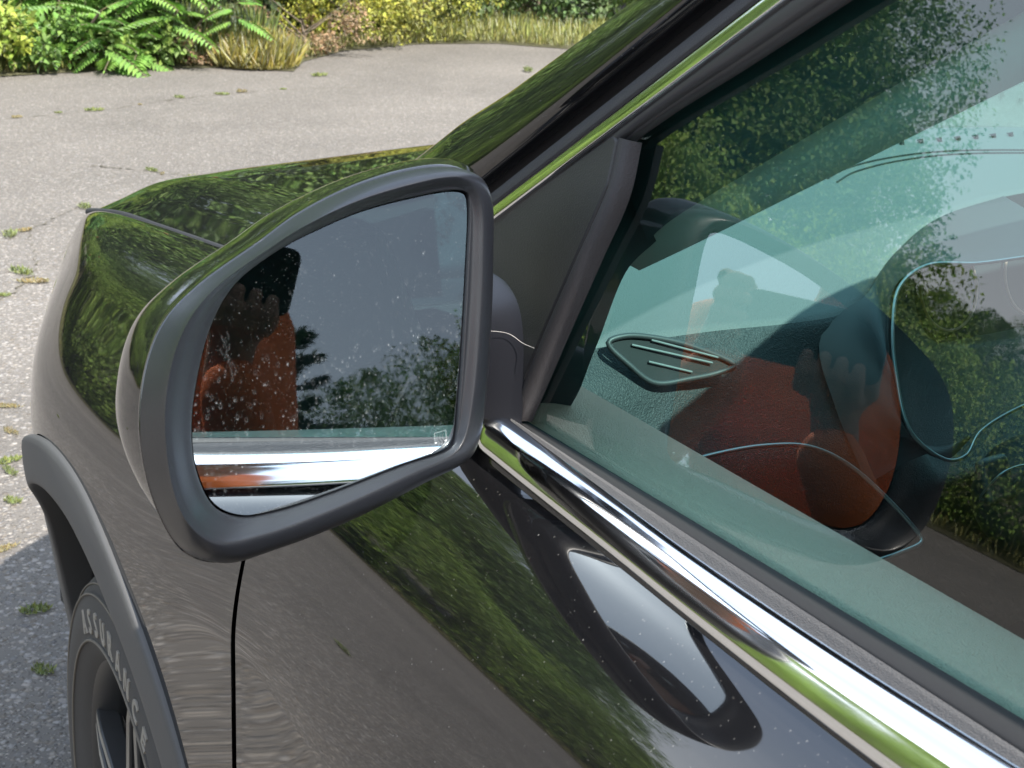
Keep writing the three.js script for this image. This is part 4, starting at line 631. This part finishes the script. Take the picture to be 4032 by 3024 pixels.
  // seats, door post and roof lining
  const cloth = P({ color: lin(0.018, 0.018, 0.019), roughness: 0.8 });
  const pad = (w, h, d, y, z, tilt, x) => { const g = new RoundedBoxGeometry(w, h, d, 6, Math.min(w, h, d) * 0.42); const q = g.attributes.position; for (let i = 0; i < q.count; i++) { const u = q.getX(i) / (w / 2); q.setZ(i, q.getZ(i) - 0.03 * u * u); } g.computeVertexNormals(); g.rotateX(tilt); return g.translate(x, y, z); };
  for (const x of [-0.38, 0.38]) { const st = part('front_seat', pad(0.50, 0.16, 0.52, 0.60, 0.52, -0.12, x), cloth, car); part('seat_back', pad(0.50, 0.66, 0.15, 0.93, 0.86, 0.28, x), cloth, st); part('headrest', pad(0.27, 0.18, 0.11, 1.345, 0.985, 0.2, x), cloth, st); }
  const rs = part('rear_seat', pad(1.35, 0.18, 0.55, 0.60, 1.45, -0.1, 0), cloth, car); part('seat_back', pad(1.35, 0.66, 0.16, 0.93, 1.80, 0.3, 0), cloth, rs); for (const x of [-0.42, 0.42]) part('headrest', pad(0.26, 0.17, 0.11, 1.31, 1.93, 0.2, x), cloth, rs);
  const post = band(wins([[1.08, 0.80], [1.25, 0.79], [1.43, 0.77]], -0.02), wins([[1.08, 0.93], [1.25, 0.91], [1.43, 0.89]], -0.02), [[0, -0.05], [0.1, 0], [0.9, 0], [1, -0.05]], WN, 20); part('door_post', post, plastic, car); part('door_post', mirrored(post), plastic, car);
  part('roof_lining', loft([[0.20, 1.385], [0.32, 1.43], [0.5, 1.462], [0.9, 1.48], [1.5, 1.47], [2.2, 1.42], [2.45, 1.36]].map(([z, y]) => curve([-1, -0.5, 0, 0.5, 1].map((u) => V(u * 0.66, y - 0.02 * u * u, z)), 12))), lining, car);
  const tail = P({ color: lin(0.02, 0.025, 0.025), roughness: 0, transmission: 1, thickness: 0, ior: 1.6 });
  const rq = loft([wins([[1.06, 0.94], [1.07, 1.4], [1.07, 1.9], [1.07, 2.3]], -0.004), wins([[1.425, 0.94], [1.42, 1.4], [1.39, 1.9], [1.33, 2.3]], -0.004)]); part('rear_door_glass', rq, tail, car); part('rear_door_glass', mirrored(rq), tail, car);
  const rp = loft([wins([[1.10, 1.88], [1.30, 1.86], [1.40, 1.84]], 0.0).map((p) => V(Math.max(p.x, -0.97), p.y, p.z)), [V(-0.95, 1.13, 2.35), V(-0.85, 1.28, 2.35), V(-0.74, 1.40, 2.33)], [V(-0.93, 1.05, 2.72), V(-0.86, 1.20, 2.62), V(-0.76, 1.36, 2.48)]]); part('rear_pillar', rp, paint, car); part('rear_pillar', mirrored(rp), paint, car);
  // windscreen
  const ws = []; for (let i = 0; i <= 30; i++) { const z = lerp(-0.42, 0.20, i / 30), ln = 0.15 * Math.max(0, z + 0.16) / 0.838, l = PL(z, 0.070 * (1 + 0.35 * clamp((-z - 0.12) / 0.3, 0, 1) + 1.6 * ln), -0.043 - ln); const row = []; for (let j = 0; j <= 24; j++) { const u = j / 12 - 1; row.push(V(-l.x * u, l.y + 0.03 * (1 - u * u), l.z - 0.17 * (1 - u * u))); } ws.push(row); }
  part('windscreen', loft(ws), P({ color: lin(0.72, 0.86, 0.82), roughness: 0, transmission: 1, thickness: 0, ior: 1.5 }), car);
}
// stray hair lying on the sail panel
{
  const o = shadows(new THREE.Mesh(tube([[1.1082, -0.066], [1.1115, -0.058], [1.1125, -0.046], [1.110, -0.034], [1.1115, -0.020]].map(([y, z], i) => win(y, z, [0.024, 0.0215, 0.0125, 0.0085, 0.0090][i])), 0.00016, 40, 5), P({ color: lin(0.4, 0.38, 0.36), roughness: 0.5 })));
  o.name = 'stray_hair'; o.userData = { label: 'thin pale hair stuck to the black plastic beside the mirror arm', category: 'hair' }; scene.add(o);
}

// ------------------------------------------------------------------ the photographer, seen in the mirror and the window
const FH = V(CF.x, 0, CF.z).normalize(), RH = V(-FH.z, 0, FH.x), at = (f, r, y) => V(CAM.x, 0, CAM.z).addScaledVector(FH, f).addScaledVector(RH, r).setY(y);
function flesh(bones, cell, colour) {   // one skin over tapered bones joined by a smooth minimum
  const lo = V(1e9, 1e9, 1e9), hi = V(-1e9, -1e9, -1e9);
  for (const [a, b, ra, rb] of bones) for (const [p, q] of [[a, ra], [b, rb]]) { lo.min(p.clone().subScalar(q + 0.03)); hi.max(p.clone().addScalar(q + 0.03)); }
  const size = Math.max(hi.x - lo.x, hi.y - lo.y, hi.z - lo.z), n = Math.min(150, Math.ceil(size / cell)), mc = new MarchingCubes(n, new THREE.MeshBasicMaterial(), false, false, 400000), c = lo.clone().add(hi).multiplyScalar(0.5), p = V(), ab = V(), ap = V();
  mc.isolation = 0; const k = cell * 1.6;
  for (let z = 0; z < n; z++) for (let y = 0; y < n; y++) for (let x = 0; x < n; x++) {
    p.set((x - n / 2) / (n / 2) * size / 2 + c.x, (y - n / 2) / (n / 2) * size / 2 + c.y, (z - n / 2) / (n / 2) * size / 2 + c.z);
    let d = 1e3;
    for (const [a, b, ra, rb, sx] of bones) { ab.subVectors(b, a); ap.subVectors(p, a); const t = clamp(ap.dot(ab) / Math.max(1e-9, ab.lengthSq()), 0, 1); ap.addScaledVector(ab, -t); if (sx) { const w = ap.dot(RH); ap.addScaledVector(RH, -w * (1 - 1 / sx)); } const e = ap.length() - lerp(ra, rb, t), h = Math.max(0, 1 - Math.abs(d - e) / k); d = Math.min(d, e) - h * h * k * 0.25; }
    mc.field[x + y * n + z * n * n] = -d;
  }
  mc.update();
  const m = mc.count, pos = new Float32Array(m * 3), nor = new Float32Array(m * 3), col = new Float32Array(m * 3);
  for (let i = 0; i < m; i++) { for (let q = 0; q < 3; q++) { pos[i * 3 + q] = mc.positionArray[i * 3 + q] * size / 2 + [c.x, c.y, c.z][q]; nor[i * 3 + q] = mc.normalArray[i * 3 + q]; } const s = colour(V(pos[i * 3], pos[i * 3 + 1], pos[i * 3 + 2])); col.set(s, i * 3); }
  const g = new THREE.BufferGeometry(); g.setAttribute('position', new THREE.BufferAttribute(pos, 3)); g.setAttribute('normal', new THREE.BufferAttribute(nor, 3)); g.setAttribute('color', new THREE.BufferAttribute(col, 3)); return g;
}
{
  const person = thing('person', 'person in an orange jacket holding up a phone, reflected in the mirror and window', 'person');
  const ORANGE = [0.80, 0.16, 0.022], TROUSER = [0.03, 0.032, 0.04], SKIN = [0.42, 0.23, 0.15], SHOE = [0.03, 0.028, 0.025];
  const mid = 0.075, lean = (f, r) => [f + 0.42 * r, mid + 0.88 * r];   // shoulders turned, the right one forward
  const hip = at(-0.42, mid, 0.95), chest = at(-0.37, mid, 1.29), neck = at(-0.33, mid - 0.01, 1.46), head = at(-0.25, mid - 0.02, 1.60), bones = [];
  bones.push([hip, at(-0.40, mid, 1.12), 0.12, 0.12, 1.3], [at(-0.40, mid, 1.12), chest, 0.12, 0.135, 1.3], [chest, at(-0.35, mid, 1.39), 0.13, 0.085, 1.35], [at(-0.35, mid, 1.39), neck, 0.07, 0.056], [neck, head.clone().add(V(0, -0.06, 0)), 0.054, 0.06]);
  for (const s of [-1, 1]) {
    const S2 = lean(-0.36, s * 0.175), sh = at(S2[0], S2[1], 1.375), elb = s > 0 ? at(-0.13, mid + 0.22, 1.13)   : at(-0.27, mid - 0.16, 1.05), wr = s > 0 ? at(-0.045, 0.155, 1.285) : at(-0.075, 0.015, 1.225), hipJ = at(-0.42, mid + s * 0.10, 0.92), kn = at(-0.38, mid + s * 0.12, 0.50), an = at(-0.43, mid + s * 0.13, 0.09), toe = at(-0.25, mid + s * 0.16, 0.045);
    bones.push([sh, elb, 0.066, 0.052], [elb, wr, 0.054, 0.036], [hipJ, kn, 0.098, 0.068], [kn, an, 0.066, 0.045], [an, toe, 0.05, 0.038]);
  }
  const wr1 = noise(55, 64), wr2 = noise(56, 64);
  const body = flesh(bones, 0.014, (p) => p.y < 0.10 ? SHOE : p.y < 0.93 ? TROUSER : p.y > 1.45 && p.distanceTo(head) < 0.16 ? SKIN : ORANGE);
  const hb = [[head.clone().add(V(0, 0.03, 0)), head.clone().add(V(0, 0.025, 0)).addScaledVector(FH, -0.03), 0.092, 0.096], [head.clone(), head.clone().add(V(0, -0.075, 0)).addScaledVector(FH, 0.045), 0.075, 0.045], [head.clone().add(V(0, 0.0, 0)).addScaledVector(FH, 0.09), head.clone().add(V(0, -0.035, 0)).addScaledVector(FH, 0.105), 0.010, 0.015]];
  for (const s of [-1, 1]) hb.push([head.clone().addScaledVector(RH, s * 0.088).add(V(0, 0.015, 0)), head.clone().addScaledVector(RH, s * 0.09).add(V(0, -0.03, 0)), 0.014, 0.010]);
  hb.push([head.clone().add(V(0, -0.06, 0)), neck, 0.058, 0.056], [head.clone().addScaledVector(FH, 0.085).addScaledVector(RH, -0.02).add(V(0, -0.068, 0)), head.clone().addScaledVector(FH, 0.085).addScaledVector(RH, 0.02).add(V(0, -0.068, 0)), 0.009, 0.009]);
  const hd = flesh(hb, 0.005, () => SKIN), parts = [body, hd];
  { const bp = body.attributes.position, bn = body.attributes.normal; for (let i = 0; i < bp.count; i++) { const x = bp.getX(i), y = bp.getY(i), z = bp.getZ(i); if (y < 0.12 || y > 1.44) continue; const f = Math.abs(wr1((x + z) * 11 + 30, y * 16 - x * 8 + 20) - 0.5) * 2, g2 = wr2((x - z) * 22 + 20, y * 26 + z * 9 + 9); const h = 0.034 * (1 - f) * (1 - f) + 0.010 * g2 - 0.010; bp.setXYZ(i, x + bn.getX(i) * h, y + bn.getY(i) * h, z + bn.getZ(i) * h); } body.deleteAttribute('normal'); }
  {   // right hand closed on the end of the phone
    const q = (r, u, f) => CAM.clone().addScaledVector(CR, r + 0.052).addScaledVector(CU, u).addScaledVector(CF, f), h = [[q(0.105, -0.055, -0.035), q(0.097, -0.020, -0.034), 0.028, 0.026], [q(0.097, -0.02, -0.034), q(0.094, 0.012, -0.032), 0.025, 0.022]];
    for (let i = 0; i < 4; i++) { const u = 0.026 - i * 0.019, l = [0.9, 1, 0.95, 0.78][i]; h.push([q(0.100, u, -0.034), q(0.098 + 0.012 * l, u + 0.003, -0.018), 0.0092, 0.0086], [q(0.098 + 0.012 * l, u + 0.003, -0.018), q(0.094, u + 0.004, -0.004), 0.0086, 0.0078], [q(0.094, u + 0.004, -0.004), q(0.094 - 0.016 * l, u + 0.004, -0.0045), 0.0078, 0.007]); }
    h.push([q(0.096, -0.04, -0.042), q(0.082, -0.018, -0.040), 0.012, 0.0105], [q(0.082, -0.018, -0.040), q(0.066, -0.004, -0.033), 0.0105, 0.009]);
    parts.push(flesh(h, 0.0032, () => SKIN));
  }
  {   // left hand cupped under the phone
    const q = (r, u, f) => CAM.clone().addScaledVector(CR, r).addScaledVector(CU, u).addScaledVector(CF, f), h = [[q(0.012, -0.125, -0.06), q(0.018, -0.085, -0.045), 0.026, 0.026], [q(0.018, -0.085, -0.045), q(0.030, -0.066, -0.035), 0.024, 0.021]];
    for (let i = 0; i < 4; i++) { const r = 0.052 - i * 0.019, l = [0.9, 1, 0.94, 0.78][i]; h.push([q(r, -0.070, -0.030), q(r, -0.064, -0.010), 0.0092, 0.0088], [q(r, -0.064, -0.010), q(r, -0.048, -0.0035), 0.0088, 0.0078], [q(r, -0.048, -0.0035), q(r, -0.048 + 0.018 * l, -0.0042), 0.0078, 0.007]); }
    h.push([q(0.004, -0.085, -0.05), q(-0.014, -0.060, -0.040), 0.0125, 0.0105], [q(-0.014, -0.060, -0.040), q(-0.016, -0.035, -0.030), 0.0105, 0.009]);
    parts.push(flesh(h, 0.0035, () => SKIN));
  }
  for (const g of parts) g.deleteAttribute('normal');
  const skin = mergeVertices(mergeGeometries(parts), 1e-4); skin.computeVertexNormals();
  part('body', skin, P({ vertexColors: true, roughness: 0.85 }), person);
  const hg = new THREE.SphereGeometry(0.112, 32, 20, 0, 6.2832, 0, 1.75), hp = hg.attributes.position, hr = noise(33, 64);
  for (let i = 0; i < hp.count; i++) { const k = 1 + 0.06 * (hr(hp.getX(i) * 90 + 20, hp.getZ(i) * 90 + hp.getY(i) * 60 + 20) - 0.5); hp.setXYZ(i, hp.getX(i) * k, hp.getY(i) * k * 1.02, hp.getZ(i) * k * 1.1); }
  hg.computeVertexNormals(); hg.rotateX(-0.45); const hair = part('hair', hg, P({ color: lin(0.02, 0.014, 0.01), roughness: 0.8 }), person); hair.position.copy(head).add(V(0, 0.035, 0)).addScaledVector(FH, -0.025); hair.rotation.y = Math.atan2(-FH.x, -FH.z);
  for (const s of [-1, 1]) { const e = part('eye', new THREE.SphereGeometry(0.011, 14, 10), P({ color: lin(0.5, 0.48, 0.45), roughness: 0.2 }), person); e.position.copy(head).addScaledVector(FH, 0.082).addScaledVector(RH, s * 0.032).add(V(0, 0.012, 0)); }
  const ph = thing('phone', 'dark phone held level in both hands by the person in orange', 'phone'), pb = (() => { const w = 0.0775, h = 0.0355, c = 0.012, sh = new THREE.Shape(); sh.moveTo(-w + c, -h); sh.lineTo(w - c, -h); sh.quadraticCurveTo(w, -h, w, -h + c); sh.lineTo(w, h - c); sh.quadraticCurveTo(w, h, w - c, h); sh.lineTo(-w + c, h); sh.quadraticCurveTo(-w, h, -w, h - c); sh.lineTo(-w, -h + c); sh.quadraticCurveTo(-w, -h, -w + c, -h); const g = new THREE.ExtrudeGeometry(sh, { depth: 0.005, bevelEnabled: true, bevelThickness: 0.0015, bevelSize: 0.0015, bevelSegments: 3 }); return g.translate(0, 0, -0.0025); })();
  ph.position.copy(CAM).addScaledVector(CF, -0.014).addScaledVector(CU, -0.012).addScaledVector(CR, 0.052); ph.quaternion.setFromRotationMatrix(new THREE.Matrix4().makeBasis(CR, CU, CF.clone().negate()));
  part('phone_case', pb, P({ color: lin(0.015, 0.015, 0.018), roughness: 0.4 }), ph);
  part('phone_screen', new THREE.PlaneGeometry(0.150, 0.066).translate(0, 0, 0.0043), P({ color: lin(0.02, 0.02, 0.022), roughness: 0.1 }), ph);
}

renderer.setSize(1024, 768);
renderer.render(scene, camera);
